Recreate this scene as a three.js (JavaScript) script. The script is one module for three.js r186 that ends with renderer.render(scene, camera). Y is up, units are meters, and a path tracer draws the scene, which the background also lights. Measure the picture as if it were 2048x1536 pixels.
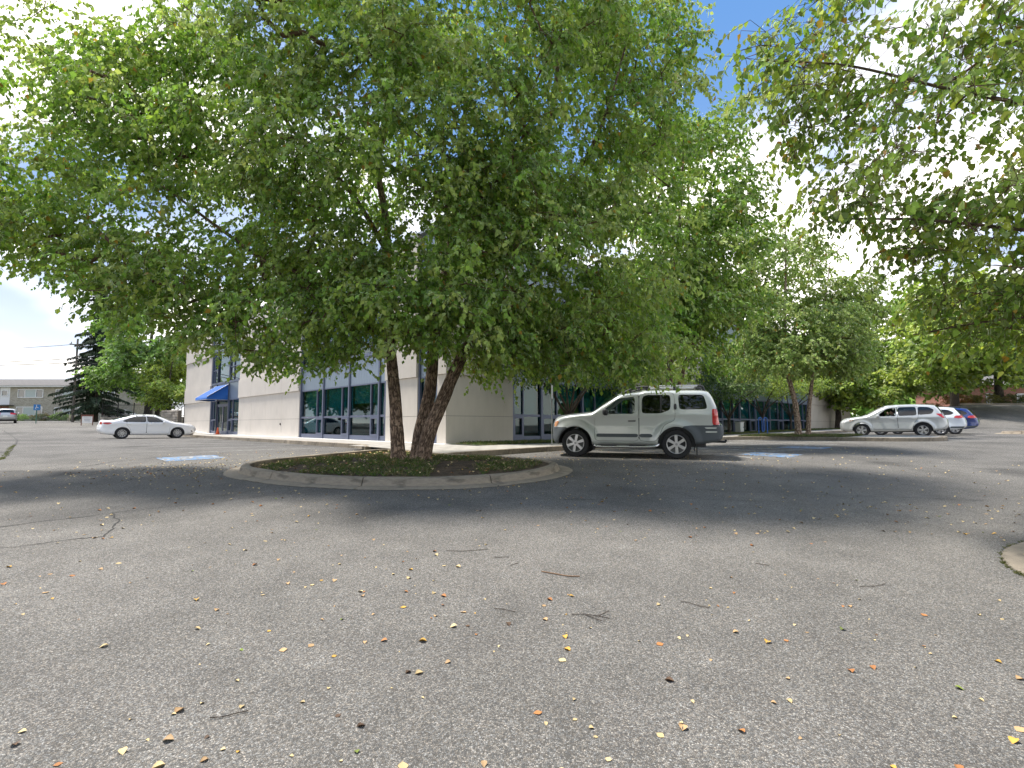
import * as THREE from 'three';
import { mergeGeometries, mergeVertices, toCreasedNormals } from 'three/addons/utils/BufferGeometryUtils.js';
import { RoundedBoxGeometry } from 'three/addons/geometries/RoundedBoxGeometry.js';
import { MarchingCubes } from 'three/addons/objects/MarchingCubes.js';

// ───────── camera, sky, sun, exposure ─────────
// World: X to the right, y up, z towards the viewer. Most places are written as (X, d) with d = -z.
const scene = new THREE.Scene();
const camera = new THREE.PerspectiveCamera(72.9, 4 / 3, 0.05, 1500);
camera.position.set(0, 1.5, 0);
camera.rotation.set(4.5 * Math.PI / 180, 0, 0);
const renderer = new THREE.WebGLRenderer({ antialias: true });
renderer.toneMapping = THREE.LinearToneMapping;
renderer.toneMappingExposure = 3.4;
renderer.shadowMap.enabled = true;

function rng(seed) { let s = seed >>> 0; return () => { s = (s + 0x6D2B79F5) >>> 0; let t = Math.imul(s ^ (s >>> 15), 1 | s); t = (t + Math.imul(t ^ (t >>> 7), 61 | t)) ^ t; return ((t ^ (t >>> 14)) >>> 0) / 4294967296; }; }
function hash2(x, y, k = 0) { let h = Math.imul(x | 0, 374761393) + Math.imul(y | 0, 668265263) + Math.imul(k | 0, 974711); h = Math.imul(h ^ (h >>> 13), 1274126177); return ((h ^ (h >>> 16)) >>> 0) / 4294967296; }
const fade = (t) => t * t * (3 - 2 * t), lerp = (a, b, t) => a + (b - a) * t, clamp = (v, a = 0, b = 1) => Math.min(b, Math.max(a, v));
const sstep = (a, b, v) => fade(clamp((v - a) / (b - a)));
function vnoise(x, y, k = 0, per = 0) {
  const xi = Math.floor(x), yi = Math.floor(y), fx = fade(x - xi), fy = fade(y - yi);
  const w = per ? (v) => ((v % per) + per) % per : (v) => v;
  const a = hash2(w(xi), w(yi), k), b = hash2(w(xi + 1), w(yi), k), c = hash2(w(xi), w(yi + 1), k), d = hash2(w(xi + 1), w(yi + 1), k);
  return lerp(lerp(a, b, fx), lerp(c, d, fx), fy);
}
function fbm(x, y, k = 0, oct = 4, per = 0) { let s = 0, a = 0.5, f = 1, n = 0; for (let i = 0; i < oct; i++) { s += a * vnoise(x * f, y * f, k + i * 17, per ? per * f : 0); n += a; a *= 0.5; f *= 2; } return s / n; }
function vnoise3(x, y, z, k = 0) { const zi = Math.floor(z), f = fade(z - zi); return lerp(vnoise(x, y, k + zi * 131), vnoise(x, y, k + (zi + 1) * 131), f); }
function fbm3(x, y, z, k = 0, oct = 5) { let s = 0, a = 0.5, f = 1, n = 0; for (let i = 0; i < oct; i++) { s += a * vnoise3(x * f, y * f, z * f, k + i * 977); n += a; a *= 0.52; f *= 2.03; } return s / n; }

// sky: blue air with broken white cloud, thicker low down all the way round
{
  const W = 1024, H = 512, data = new Float32Array(W * H * 4);
  for (let j = 0; j < H; j++) {
    const el = ((j + 0.5) / H - 0.5) * Math.PI, y = Math.sin(el), c = Math.cos(el);
    for (let i = 0; i < W; i++) {
      const az = ((i + 0.5) / W - 0.5) * 2 * Math.PI, x = Math.cos(az - 0.22) * c, z = Math.sin(az - 0.22) * c;
      const up = Math.max(0, y), k = Math.pow(1 - up, 4.2);
      let r = lerp(0.046, 0.46, k), g = lerp(0.112, 0.47, k), b = lerp(0.245, 0.48, k);
      const q = 1 / (up + 0.16), px = x * q, pz = z * q;
      const n = fbm3(px * 1.15 + 6.2, up * 1.5, pz * 1.15 + 1.3, 5, 6);
      const n2 = fbm3(px * 3.1 + 2, 3, pz * 3.1, 9, 5);
      const cover = lerp(0.40, 0.60, Math.pow(up, 0.8));
      let cl = sstep(cover - 0.06, cover + 0.17, n + 0.12 * (n2 - 0.5));
      const shade = 0.86 + 0.20 * n2;
      cl *= 0.94;
      r = lerp(r, 0.80 * shade, cl); g = lerp(g, 0.755 * shade, cl); b = lerp(b, 0.69 * shade, cl);
      const o = (j * W + i) * 4;
      data[o] = r; data[o + 1] = g; data[o + 2] = b; data[o + 3] = 1;
    }
  }
  const sky = new THREE.DataTexture(data, W, H, THREE.RGBAFormat, THREE.FloatType);
  sky.mapping = THREE.EquirectangularReflectionMapping; sky.magFilter = THREE.LinearFilter; sky.minFilter = THREE.LinearFilter; sky.needsUpdate = true;
  scene.background = sky; scene.environment = sky;
}
const sun = new THREE.DirectionalLight(new THREE.Color().setRGB(1, 0.94, 0.87), 2.35);
sun.position.set(-34, 88, -16);            // high, from the left
sun.target.position.set(0, 0, -15);
sun.position.add(sun.target.position);
sun.castShadow = true; sun.shadow.radius = 14;
Object.assign(sun.shadow.camera, { left: -90, right: 90, top: 90, bottom: -90, near: 1, far: 300 }); sun.shadow.mapSize.set(4096, 4096);
scene.add(sun, sun.target);

// ───────── helpers ─────────
const V = (x, y, z) => new THREE.Vector3(x, y, z);
const rad = (a) => a * Math.PI / 180;
const taken = new Map();
function numbered(name) { const n = taken.get(name) ?? 0; taken.set(name, n + 1); return n ? `${name}_${String(n).padStart(3, '0')}` : name; }
function tag(o, label, category, group) { o.userData.label = label; o.userData.category = category; if (group) o.userData.group = group; return o; }
function thing(name, label, category, [x, y, z] = [0, 0, 0], turn = 0, group) {
  const o = new THREE.Group(); o.name = numbered(name); o.position.set(x, y, z); o.rotation.y = turn; scene.add(o);
  return tag(o, label, category, group);
}
function shadows(m) { m.castShadow = true; m.receiveShadow = true; return m; }
function obj(name, geo, mat, parent = scene) {
  const g = Array.isArray(geo) ? (geo.length > 1 ? mergeGeometries(geo.map((x) => plain(x))) : geo[0]) : geo;
  const m = shadows(new THREE.Mesh(g, mat)); m.name = parent === scene ? numbered(name) : name; parent.add(m); return m;
}
function struct(name, geo, mat, parent = scene) { const m = obj(name, geo, mat, parent); if (parent === scene) m.userData.kind = 'structure'; return m; }
function plain(g) { const q = g.index ? g.toNonIndexed() : g; for (const k of Object.keys(q.attributes)) if (!['position', 'normal', 'uv'].includes(k)) q.deleteAttribute(k); if (!q.attributes.uv) q.setAttribute('uv', new THREE.BufferAttribute(new Float32Array(q.attributes.position.count * 2), 2)); if (!q.attributes.normal) q.computeVertexNormals(); return q; }
function box(w, h, d, x = 0, y = 0, z = 0, r = 0) { const g = r ? new RoundedBoxGeometry(w, h, d, 2, r) : new THREE.BoxGeometry(w, h, d); g.translate(x, y, z); return metreUV(g); }
function metreUV(g, s = 1) { // uv in metres from the face's main axis
  const q = g.index ? g.toNonIndexed() : g; if (!q.attributes.normal) q.computeVertexNormals();
  const p = q.attributes.position, n = q.attributes.normal, uv = new Float32Array(p.count * 2);
  for (let i = 0; i < p.count; i++) {
    const ax = Math.abs(n.getX(i)), ay = Math.abs(n.getY(i)), az = Math.abs(n.getZ(i));
    const [u, v] = ay >= ax && ay >= az ? [p.getX(i), p.getZ(i)] : ax >= az ? [p.getZ(i), p.getY(i)] : [p.getX(i), p.getY(i)];
    uv[i * 2] = u * s; uv[i * 2 + 1] = v * s;
  }
  q.setAttribute('uv', new THREE.BufferAttribute(uv, 2)); return q;
}
function tube(pts, r, seg = 6, closed = false, n = 0) { const c = new THREE.CatmullRomCurve3(pts, closed); return new THREE.TubeGeometry(c, n || Math.max(2, pts.length * 4), r, seg, closed); }
function rod(a, b, r, seg = 8, r2 = r) { const g = new THREE.CylinderGeometry(r2, r, a.distanceTo(b), seg); g.translate(0, a.distanceTo(b) / 2, 0); g.applyQuaternion(new THREE.Quaternion().setFromUnitVectors(V(0, 1, 0), b.clone().sub(a).normalize())); g.translate(a.x, a.y, a.z); return g; }
function quadsGeo(pos, idx, uv, col) { const g = new THREE.BufferGeometry(); g.setAttribute('position', new THREE.Float32BufferAttribute(pos, 3)); if (uv) g.setAttribute('uv', new THREE.Float32BufferAttribute(uv, 2)); if (col) g.setAttribute('color', new THREE.Float32BufferAttribute(col, 3)); g.setIndex(idx); g.computeVertexNormals(); return g; }
const lin = (r, g, b) => new THREE.Color().setRGB(r, g, b);
const std = (c, rough = 0.8, extra = {}) => new THREE.MeshStandardMaterial({ color: Array.isArray(c) ? lin(...c) : c, roughness: rough, side: THREE.DoubleSide, ...extra });
const phys = (c, rough, extra = {}) => new THREE.MeshPhysicalMaterial({ color: Array.isArray(c) ? lin(...c) : c, roughness: rough, side: THREE.DoubleSide, ...extra });
function tex(n, f, srgb = true, rep = 1) { // f(u, v) -> [r, g, b] 0..1 linear, tiles
  const d = new Uint8Array(n * n * 4), enc = srgb ? (v) => 255 * (v <= 0.0031308 ? 12.92 * v : 1.055 * Math.pow(v, 1 / 2.4) - 0.055) : (v) => 255 * v;
  for (let j = 0; j < n; j++) for (let i = 0; i < n; i++) { const c = f(i, j, n), o = (j * n + i) * 4; d[o] = clamp(enc(clamp(c[0])), 0, 255); d[o + 1] = clamp(enc(clamp(c[1])), 0, 255); d[o + 2] = clamp(enc(clamp(c[2])), 0, 255); d[o + 3] = 255; }
  const t = new THREE.DataTexture(d, n, n, THREE.RGBAFormat); t.wrapS = t.wrapT = THREE.RepeatWrapping; t.magFilter = THREE.LinearFilter; t.minFilter = THREE.LinearMipmapLinearFilter; t.generateMipmaps = true;
  if (srgb) t.colorSpace = THREE.SRGBColorSpace; t.repeat.set(rep, rep); t.needsUpdate = true; return t;
}

// height of the lot: it climbs from the viewer to the building, and further off to both sides
function H(X, d) {
  const a = 0.044 * Math.max(d, -12), b = 0.66, k = 0.15, h = Math.max(k - Math.abs(a - b), 0) / k;
  let y = Math.min(a, b) - h * h * k * 0.25;
  y += 0.012 * Math.max(0, Math.min(X - 3, 25)) * sstep(8, 24, d);
  const far = 1.75 * (1 - Math.exp(-Math.max(0, d - 33) / 28)) * sstep(22, 36, -X);
  const q = X - 0.72 * d, hill = 2.6 * sstep(31, 54, d) * sstep(0, 8, q);
  return y + far + hill + 1.2 * sstep(60, 110, d) * (1 - sstep(22, 36, -X)) * (1 - sstep(0, 8, q));
}
const at = (X, d, dy = 0) => V(X, H(X, d) + dy, -d);
// the building's own axes: x along its entrance front, z out of it, origin at the corner towards the viewer
const BA = rad(44), BC = [-2.45, 19.3];
const bw = (x, z) => [BC[0] + x * Math.cos(BA) + z * Math.sin(BA), BC[1] + x * Math.sin(BA) - z * Math.cos(BA)];
const atB = (x, z, dy = 0) => { const [X, d] = bw(x, z); return at(X, d, dy); };
// ───────── materials ─────────
const asphaltMaps = (() => {
  const N = 2048, cells = 292, cs = N / cells, bump = new Uint8Array(N * N * 4), K = cells * cells, jx = new Float32Array(K), jy = new Float32Array(K), jw = new Float32Array(K), jb = new Float32Array(K), jh = new Float32Array(K), jr = new Float32Array(K);
  for (let k = 0; k < K; k++) { const cx = k % cells, cy = Math.floor(k / cells), h = hash2(cx, cy, 3); jx[k] = 0.5 + 0.8 * (hash2(cx, cy, 1) - 0.5); jy[k] = 0.5 + 0.8 * (hash2(cx, cy, 2) - 0.5); jw[k] = 0.7 + 0.75 * hash2(cx, cy, 5); jh[k] = h; jb[k] = h > 0.9 ? 1.8 : h > 0.66 ? 1.3 : h > 0.3 ? 0.92 : 0.58; jr[k] = (hash2(cx, cy, 8) - 0.5) * 0.12; }
  const M = 256, mott = new Float32Array(M * M); for (let k = 0; k < M * M; k++) mott[k] = fbm((k % M) / M * 8, Math.floor(k / M) / M * 8, 3, 4, 8);
  const map = tex(N, (i, j) => {
    const gx = Math.floor(i / cs), gy = Math.floor(j / cs); let best = 1e9, second = 1e9, id = 0;
    for (let a = -1; a <= 1; a++) for (let b = -1; b <= 1; b++) {
      const k = (gx + a + cells) % cells + ((gy + b + cells) % cells) * cells, dx = i - (gx + a + jx[k]) * cs, dy = j - (gy + b + jy[k]) * cs, q = Math.sqrt(dx * dx + dy * dy) * jw[k];
      if (q < best) { second = best; best = q; id = k; } else if (q < second) second = q;
    }
    const e = fade(clamp((second - best) / (cs * 0.5))), v = (0.40 + 0.60 * e) * jb[id] * (0.82 + 0.36 * mott[(j >> 3) * M + (i >> 3)]) * 0.192, o = (j * N + i) * 4;
    bump[o] = bump[o + 1] = bump[o + 2] = 255 * clamp(0.25 + 0.55 * e + 0.2 * (jh[id] - 0.5)); bump[o + 3] = 255;
    return [v * (1.05 + jr[id]), v, v * (0.905 - jr[id])];
  });
  const b = new THREE.DataTexture(bump, N, N, THREE.RGBAFormat); b.wrapS = b.wrapT = THREE.RepeatWrapping; b.magFilter = THREE.LinearFilter; b.needsUpdate = true;
  return { map, bumpMap: b };
})();
const TILE = 2.3;
const asphalt = new THREE.MeshStandardMaterial({ ...asphaltMaps, bumpScale: 0.0035, roughness: 0.9, vertexColors: true, side: THREE.DoubleSide });
const noiseTex = (n, freq, base, amp, k, speck = 0, tint = [1, 1, 1]) => tex(n, (i, j) => { const a = fbm(i / n * freq, j / n * freq, k, 5, freq), s = speck * (hash2(i, j, k + 9) - 0.5), v = base + amp * (a - 0.5) * 2 + s; return [v * tint[0], v * tint[1], v * tint[2]]; });
const kerbConcrete = std([1, 1, 1], 0.92, { map: tex(512, (i, j, n) => { const a = fbm(i / n * 6, j / n * 6, 31, 5, 6), b = fbm(i / n * 24, j / n * 24, 33, 3, 24), dirt = sstep(0.45, 0.75, a), v = 0.25 - 0.12 * dirt + 0.09 * (b - 0.5) + 0.10 * (hash2(i, j, 4) - 0.5); return [v * 1.04, v * 0.88, v * 0.66]; }), bumpMap: noiseTex(256, 32, 0.5, 0.4, 12, 0.3), bumpScale: 0.003 });
const walkConcrete = std([1, 1, 1], 0.9, { map: tex(512, (i, j, n) => { const a = fbm(i / n * 5, j / n * 5, 41, 5, 5), v = 0.31 + 0.10 * (a - 0.5) * 2 + 0.05 * (hash2(i, j, 6) - 0.5); return [v, v * 0.94, v * 0.83]; }) });
const wallConcrete = std([1, 1, 1], 0.88, { map: tex(512, (i, j, n) => { const a = fbm(i / n * 4, j / n * 4, 51, 5, 4), s = fbm(i / n * 40, j / n * 5, 57, 3, 5), v = 0.56 + 0.06 * (a - 0.5) * 2 + 0.05 * (s - 0.5) + 0.045 * (hash2(i, j, 7) - 0.5); return [v, v * 0.92, v * 0.815]; }), bumpMap: noiseTex(256, 64, 0.5, 0.35, 14, 0.3), bumpScale: 0.0015 });
wallConcrete.map.repeat.set(0.25, 0.25); wallConcrete.bumpMap.repeat.set(1.5, 1.5);
const frameBlue = std([0.115, 0.135, 0.20], 0.42, { metalness: 0.35 });
const spandrelBlue = std([1, 1, 1], 0.36, { metalness: 0.45, map: tex(256, (i, j, n) => { const s = fbm(i / n * 12, j / n * 3, 61, 4, 3), v = 0.85 + 0.3 * (s - 0.5); return [0.27 * v, 0.33 * v, 0.41 * v]; }) });
const tealGlass = phys([0.13, 0.52, 0.55], 0.02, { transmission: 1, thickness: 0, ior: 1.45 });
const blindMat = std([0.52, 0.60, 0.58], 0.8);
const darkRoom = std([0.38, 0.37, 0.35], 0.9);
const awningBlue = std([1, 1, 1], 0.75, { map: tex(256, (i, j, n) => { const v = 0.9 + 0.2 * (fbm(i / n * 16, j / n * 16, 71, 4, 16) - 0.5) + 0.08 * (hash2(i, j, 3) - 0.5); return [0.012 * v, 0.10 * v, 0.36 * v]; }) });
const darkMetal = std([0.02, 0.022, 0.025], 0.45, { metalness: 0.5 });
const rubber = std([0.022, 0.022, 0.024], 0.85);
const blackPlastic = std([0.028, 0.029, 0.031], 0.55);
const clearGlass = phys([0.62, 0.70, 0.68], 0.02, { transmission: 1, thickness: 0, ior: 1.5 });
const tintGlass = phys([0.10, 0.12, 0.12], 0.02, { transmission: 1, thickness: 0, ior: 1.6 });
const redLens = phys([0.50, 0.012, 0.014], 0.12, { clearcoat: 1, clearcoatRoughness: 0.04 });
const clearLens = phys([0.75, 0.77, 0.78], 0.12, { clearcoat: 1, clearcoatRoughness: 0.03 });
const amberLens = phys([0.62, 0.22, 0.03], 0.15, { clearcoat: 1 });
const alloy = std([0.62, 0.62, 0.63], 0.28, { metalness: 0.85 });
const paint = (c, metal = 0.0, rough = 0.35) => phys(c, rough, { metalness: metal, clearcoat: 1, clearcoatRoughness: 0.04 });
const soilMat = std([1, 1, 1], 0.98, { map: tex(512, (i, j, n) => { const a = fbm(i / n * 8, j / n * 8, 81, 5, 8), b = hash2(i, j, 5), v = 0.5 + 1.0 * (a - 0.5) + 0.45 * (b - 0.5); return [0.13 * v + 0.01, 0.085 * v + 0.008, 0.048 * v + 0.004]; }), bumpMap: noiseTex(256, 32, 0.5, 0.5, 15, 0.5), bumpScale: 0.02 });
const lawnMat = std([1, 1, 1], 0.98, { map: tex(512, (i, j, n) => { const a = fbm(i / n * 16, j / n * 16, 83, 5, 16), b = hash2(i, j, 6), v = 0.55 + 0.9 * (a - 0.5) + 0.4 * (b - 0.5); return [0.085 * v, 0.105 * v, 0.03 * v]; }) });
const barkOf = (k, dark, mid, pale, flake) => {
  const ridges = (i, j, n) => { const w = 0.9 * (fbm(i / n * 8, j / n * 4, k + 7, 3, 4) - 0.5), a = fbm(i / n * 24 + w, j / n * 8 + 2 * w, k, 4, 8), b = vnoise(i / n * 40, j / n * 16, k + 2, 8); return sstep(0.03, 0.16, Math.abs(a - 0.5) + 0.05 * (b - 0.5)); };
  return std([1, 1, 1], 0.95, {
    map: tex(512, (i, j, n) => { const cr = ridges(i, j, n), fl = fbm(i / n * 12, j / n * 20, k + 3, 4, 4), f = sstep(flake, flake + 0.12, fl), m = 0.8 + 0.5 * fbm(i / n * 6, j / n * 6, k + 5, 4, 6), s = (0.85 + 0.3 * hash2(i, j, k)) * m; return [0, 1, 2].map((q) => lerp(lerp(dark[q], mid[q], cr), pale[q], f * cr) * s); }),
    bumpMap: tex(512, (i, j, n) => { const r = ridges(i, j, n); return [r, r, r]; }, false), bumpScale: 0.025 });
};
const birchBark = barkOf(91, [0.10, 0.066, 0.046], [0.34, 0.235, 0.165], [0.50, 0.37, 0.27], 0.56);
const paleBark = barkOf(95, [0.13, 0.085, 0.06], [0.42, 0.31, 0.225], [0.58, 0.47, 0.38], 0.5);
const darkBark = barkOf(97, [0.03, 0.024, 0.02], [0.10, 0.08, 0.062], [0.15, 0.13, 0.10], 0.66);
const limbBark = std([0.13, 0.075, 0.05], 0.92), darkLimb = std([0.045, 0.036, 0.028], 0.92);
const leafMat = () => phys([1, 1, 1], 1.0, { transmission: 0.5, thickness: 0, ior: 1.4 });
const whitePaintRoad = std([1, 1, 1], 0.9, { map: tex(256, (i, j, n) => { const w = sstep(0.42, 0.6, fbm(i / n * 16, j / n * 16, 21, 5, 16)), v = lerp(0.2, 0.42, w); return [v, v, v * 0.96]; }) });
const bluePaintRoad = std([1, 1, 1], 0.9, { map: tex(256, (i, j, n) => { const w = sstep(0.42, 0.6, fbm(i / n * 14, j / n * 14, 23, 5, 14)); return [lerp(0.19, 0.10, w), lerp(0.19, 0.22, w), lerp(0.185, 0.40, w)]; }) });
// ───────── ground, kerbs, walks ─────────
const axis = (...runs) => { const out = []; for (const [a, b, s] of runs) { const n = Math.max(1, Math.round((b - a) / s)); for (let i = 0; i < n; i++) out.push(a + (b - a) * i / n); } out.push(runs[runs.length - 1][1]); return out; };
{
  const xs = axis([-700, -120, 60], [-120, -44, 4], [-44, -16, 0.9], [-16, 16, 0.32], [16, 56, 0.9], [56, 120, 4], [120, 700, 60]);
  const ds = axis([-300, -40, 30], [-40, -4, 3], [-4, 18, 0.32], [18, 62, 0.8], [62, 130, 4], [130, 900, 70]);
  const pos = [], uv = [], col = [], idx = [], nx = xs.length;
  ds.forEach((d) => xs.forEach((X) => {
    pos.push(X, H(X, d), -d);
    const wx = 0.18 * (vnoise(X * 0.5, d * 0.5, 4) - 0.5), wd = 0.18 * (vnoise(X * 0.5, d * 0.5, 6) - 0.5);
    uv.push((X + wx) / TILE, (d + wd) / TILE);
    const a = fbm(X * 0.16, d * 0.16, 7, 5), b = fbm(X * 0.9 + 40, d * 0.9, 8, 4), spot = sstep(0.70, 0.80, vnoise(X * 1.3 + 9, d * 1.3, 12)) * 0.14;
    const seam = sstep(0.505, 0.52, fbm(X * 0.09 + 3, d * 0.13, 21, 3)) * 0.15, oil = sstep(0.74, 0.84, vnoise(X * 0.55 + 31, d * 0.55 + 7, 14)) * 0.26 * (0.5 + vnoise(X * 3, d * 3, 15));
    const v = 0.92 + 0.42 * (a - 0.5) + 0.34 * (b - 0.5) - spot - seam - oil;
    col.push(v * 1.01, v, v * 0.985);
  }));
  for (let j = 0; j < ds.length - 1; j++) for (let i = 0; i < nx - 1; i++) { const a = j * nx + i; idx.push(a, a + 1, a + nx, a + 1, a + nx + 1, a + nx); }
  struct('parking_lot', quadsGeo(pos, idx, uv, col), asphalt);
}
function drapeGrid(fn, nu, nv) { // fn(u, v) -> [X, d, dy]
  const pos = [], uv = [], idx = [];
  for (let j = 0; j <= nv; j++) for (let i = 0; i <= nu; i++) { const [X, d, dy] = fn(i / nu, j / nv); pos.push(X, H(X, d) + dy, -d); uv.push(X, d); }
  for (let j = 0; j < nv; j++) for (let i = 0; i < nu; i++) { const a = j * (nu + 1) + i; idx.push(a, a + 1, a + nu + 1, a + 1, a + nu + 2, a + nu + 1); }
  return quadsGeo(pos, idx, uv);
}
const drapeB = (x0, x1, z0, z1, dy, step = 0.8) => drapeGrid((u, v) => [...bw(lerp(x0, x1, u), lerp(z0, z1, v)), dy], Math.max(1, Math.ceil(Math.abs(x1 - x0) / step)), Math.max(1, Math.ceil(Math.abs(z1 - z0) / step)));
// a kerb swept along a path of (X, d) points; the road lies on the side of sign
const KERB = [[0.46, 0.006], [0.44, 0.016], [0.175, 0.026], [0.150, 0.075], [0.128, 0.128], [0.105, 0.150], [0.06, 0.158], [-0.035, 0.158], [-0.05, 0.145], [-0.055, -0.1]];
function sweepKerb(path, sign, { closed = false, profile = KERB, spacing = 2.9, name = 'kerb', pan = true } = {}) {
  const curve = new THREE.CatmullRomCurve3(path.map(([X, d]) => V(X, 0, d)), closed, 'centripetal');
  const L = curve.getLength(), n = Math.max(8, Math.round(L / 0.16)), pts = curve.getSpacedPoints(n);
  const holder = new THREE.Group(); holder.name = numbered(name); holder.userData.kind = 'structure'; scene.add(holder);
  const prof = pan ? profile : profile.slice(2).map(([o, y], i) => (i ? [o, y] : [o, -0.05]));
  const segs = Math.max(1, Math.round(L / spacing)), per = n / segs;
  for (let s = 0; s < segs; s++) {
    const a = Math.round(s * per), b = Math.round((s + 1) * per), pos = [], uv = [], idx = [];
    const lift = 0.006 * (hash2(s, segs, 3) - 0.5);
    for (let i = a; i <= b; i++) {
      let u = i; if (i === a) u += 0.06; if (i === b) u -= 0.06;
      const t = clamp(u / n), p = curve.getPointAt(t), tg = curve.getTangentAt(t), ox = -tg.z * sign, oz = tg.x * sign;
      prof.forEach(([o, y], k) => {
        const X = p.x + ox * o, d = p.z + oz * o, wob = k > 2 ? 0.006 * (vnoise(i * 0.6, k * 3, s) - 0.5) : 0;
        pos.push(X, H(X, d) + y + wob + (k > 1 ? lift : 0), -d); uv.push(t * L * 0.6, k * 0.09);
      });
    }
    const m = prof.length;
    for (let i = 0; i < b - a; i++) for (let k = 0; k < m - 1; k++) { const q = i * m + k; idx.push(q, q + m, q + 1, q + 1, q + m, q + m + 1); }
    for (const e of [0, b - a]) { const o = pos.length / 3; for (let k = 0; k < m; k++) { const w = (e * m + k) * 3; pos.push(pos[w], pos[e * m * 3 + 1] - 0.1, pos[w + 2]); uv.push(0, 0); } for (let k = 0; k < m - 1; k++) { const q = e * m + k; idx.push(q, q + 1, o + k, q + 1, o + k + 1, o + k); } }
    obj('kerb_segment', toCreasedNormals(quadsGeo(pos, idx, uv), 0.7), kerbConcrete, holder);
  }
  return { holder, curve, L };
}
function fanSheet(curve, centre, inset, edgeY, midY, mat, name, parent) {
  const n = 96, rings = 14, pos = [], uv = [], idx = [];
  for (let r = 0; r <= rings; r++) for (let i = 0; i <= n; i++) {
    const p = curve.getPointAt((i % n) / n), q = r / rings, dx = p.x - centre[0], dd = p.z - centre[1], l = Math.hypot(dx, dd), k = q * (l - inset) / l;
    const X = centre[0] + dx * k, d = centre[1] + dd * k;
    pos.push(X, H(X, d) + lerp(midY, typeof edgeY === 'function' ? edgeY(p.x, p.z) : edgeY, q * q) + 0.03 * (fbm(X * 2, d * 2, 3, 3) - 0.5) * (q < 1 ? 1 : 0), -d); uv.push(X, d);
  }
  for (let r = 0; r < rings; r++) for (let i = 0; i < n; i++) { const a = r * (n + 1) + i; idx.push(a, a + n + 1, a + 1, a + 1, a + n + 1, a + n + 2); }
  const o = obj(name, quadsGeo(pos, idx, uv), mat, parent); return o;
}
// the island under the birch clump
const islandPath = [[-6.02, 11.9], [-5.72, 10.95], [-4.7, 10.08], [-3.72, 9.55], [-2.8, 9.28], [-1.87, 9.2], [-0.853, 9.34], [0.16, 9.92], [0.8, 10.7], [1.08, 11.6], [0.78, 12.35], [-0.4, 13.15], [-1.7, 14.0], [-2.6, 14.75], [-3.3, 15.5], [-3.85, 15.75], [-4.3, 15.1], [-5.0, 13.9], [-5.7, 12.75]];
{ const c = [-2.3, 11.9]; for (const p of islandPath) { const dx = p[0] - c[0], dd = p[1] - c[1], l = Math.hypot(dx, dd), k = (l - 0.2) / l; p[0] = c[0] + dx * k; p[1] = c[1] + dd * k; } }
const island = sweepKerb(islandPath, -1, { closed: true, name: 'island_kerb', spacing: 2.2 });
const islandEdge = (X, d) => 0.125 - 0.075 * sstep(0, 1.2, (d - 12) - (X + 1.5) * 0.9);
fanSheet(island.curve, [-2.2, 12.0], 0.045, islandEdge, 0.20, soilMat, 'soil', island.holder);
// the island beside the viewer
const nearPath = Array.from({ length: 20 }, (_, i) => { const a = i / 20 * 2 * Math.PI; return [7.1 + 2.3 * Math.cos(a), 4.2 + 1.35 * Math.sin(a)]; });
const nearIsland = sweepKerb(nearPath, -1, { closed: true, name: 'near_island_kerb', spacing: 2.0 });
fanSheet(nearIsland.curve, [7.1, 4.2], 0.045, 0.12, 0.2, soilMat, 'soil', nearIsland.holder);
// walks along both fronts
{
  const walk = new THREE.Group(); walk.name = numbered('sidewalk'); walk.userData.kind = 'structure'; scene.add(walk);
  const slab = (x0, x1, z0, z1) => obj('paving_slab', drapeB(x0 + 0.006, x1 - 0.006, z0 + 0.006, z1 - 0.006, 0.152, 0.7), walkConcrete, walk);
  for (let z = -39.5; z < -1.2; z += 1.55) slab(-2.46, -0.45, z, Math.min(z + 1.55, -1.1));
  slab(-3.3, -0.45, -1.1, 0.6); slab(-3.3, -0.45, 0.6, 2.3);
  for (let x = -3.3; x < 44; x += 1.55) slab(x, x + 1.55, 2.3, 4.2);
  struct('joint_bed', [drapeB(-2.5, -0.42, -39.6, 2.3, 0.120), drapeB(-3.35, 45, 2.3, 4.22, 0.1205)], std([0.12, 0.11, 0.09], 0.95));
  struct('gravel_strip', drapeB(-0.44, 0.02, -39.5, 0.3, 0.146, 0.5), std([1, 1, 1], 0.95, { map: tex(256, (i, j) => { const v = 0.45 + 0.5 * hash2(i >> 2, j >> 2, 4); return [v, v * 0.98, v * 0.94]; }) }));
  struct('lawn_strip', drapeB(-0.1, 58, 0.3, 2.3, 0.158, 0.8), lawnMat);
  sweepKerb([[-2.5, -39.5], [-2.5, -20], [-2.5, -3], [-2.55, -1.6], [-2.9, -0.7], [-3.3, 0.2]].map(([x, z]) => bw(x, z)), 1, { name: 'walk_kerb', pan: false });
  sweepKerb([[-3.35, 4.3], [0, 4.3], [7, 4.3], [13.5, 4.3], [14.6, 4.6], [15.1, 5.6], [15.1, 10.6], [15.4, 11.6], [16.3, 12.3], [17.2, 12.4], [18.2, 12.2], [18.9, 11.5], [19.1, 10.4], [19.1, 5.6], [19.6, 4.6], [20.6, 4.3], [30, 4.3], [45, 4.3]].map(([x, z]) => bw(x, z)), 1, { name: 'walk_kerb', pan: false });
  struct('peninsula_lawn', [drapeB(15.1, 19.0, 4.3, 9.2, 0.158), ], lawnMat);
  struct('peninsula_paving', [drapeGrid((u, v) => { const z = lerp(9.2, 12.2, v), hw = 1.95 * Math.sqrt(Math.max(0.02, 1 - Math.pow(clamp((z - 10.2) / 2.15), 2.4))); return [...bw(17.1 + (u - 0.5) * 2 * hw, z), 0.153]; }, 6, 8)], walkConcrete);
}
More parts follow.
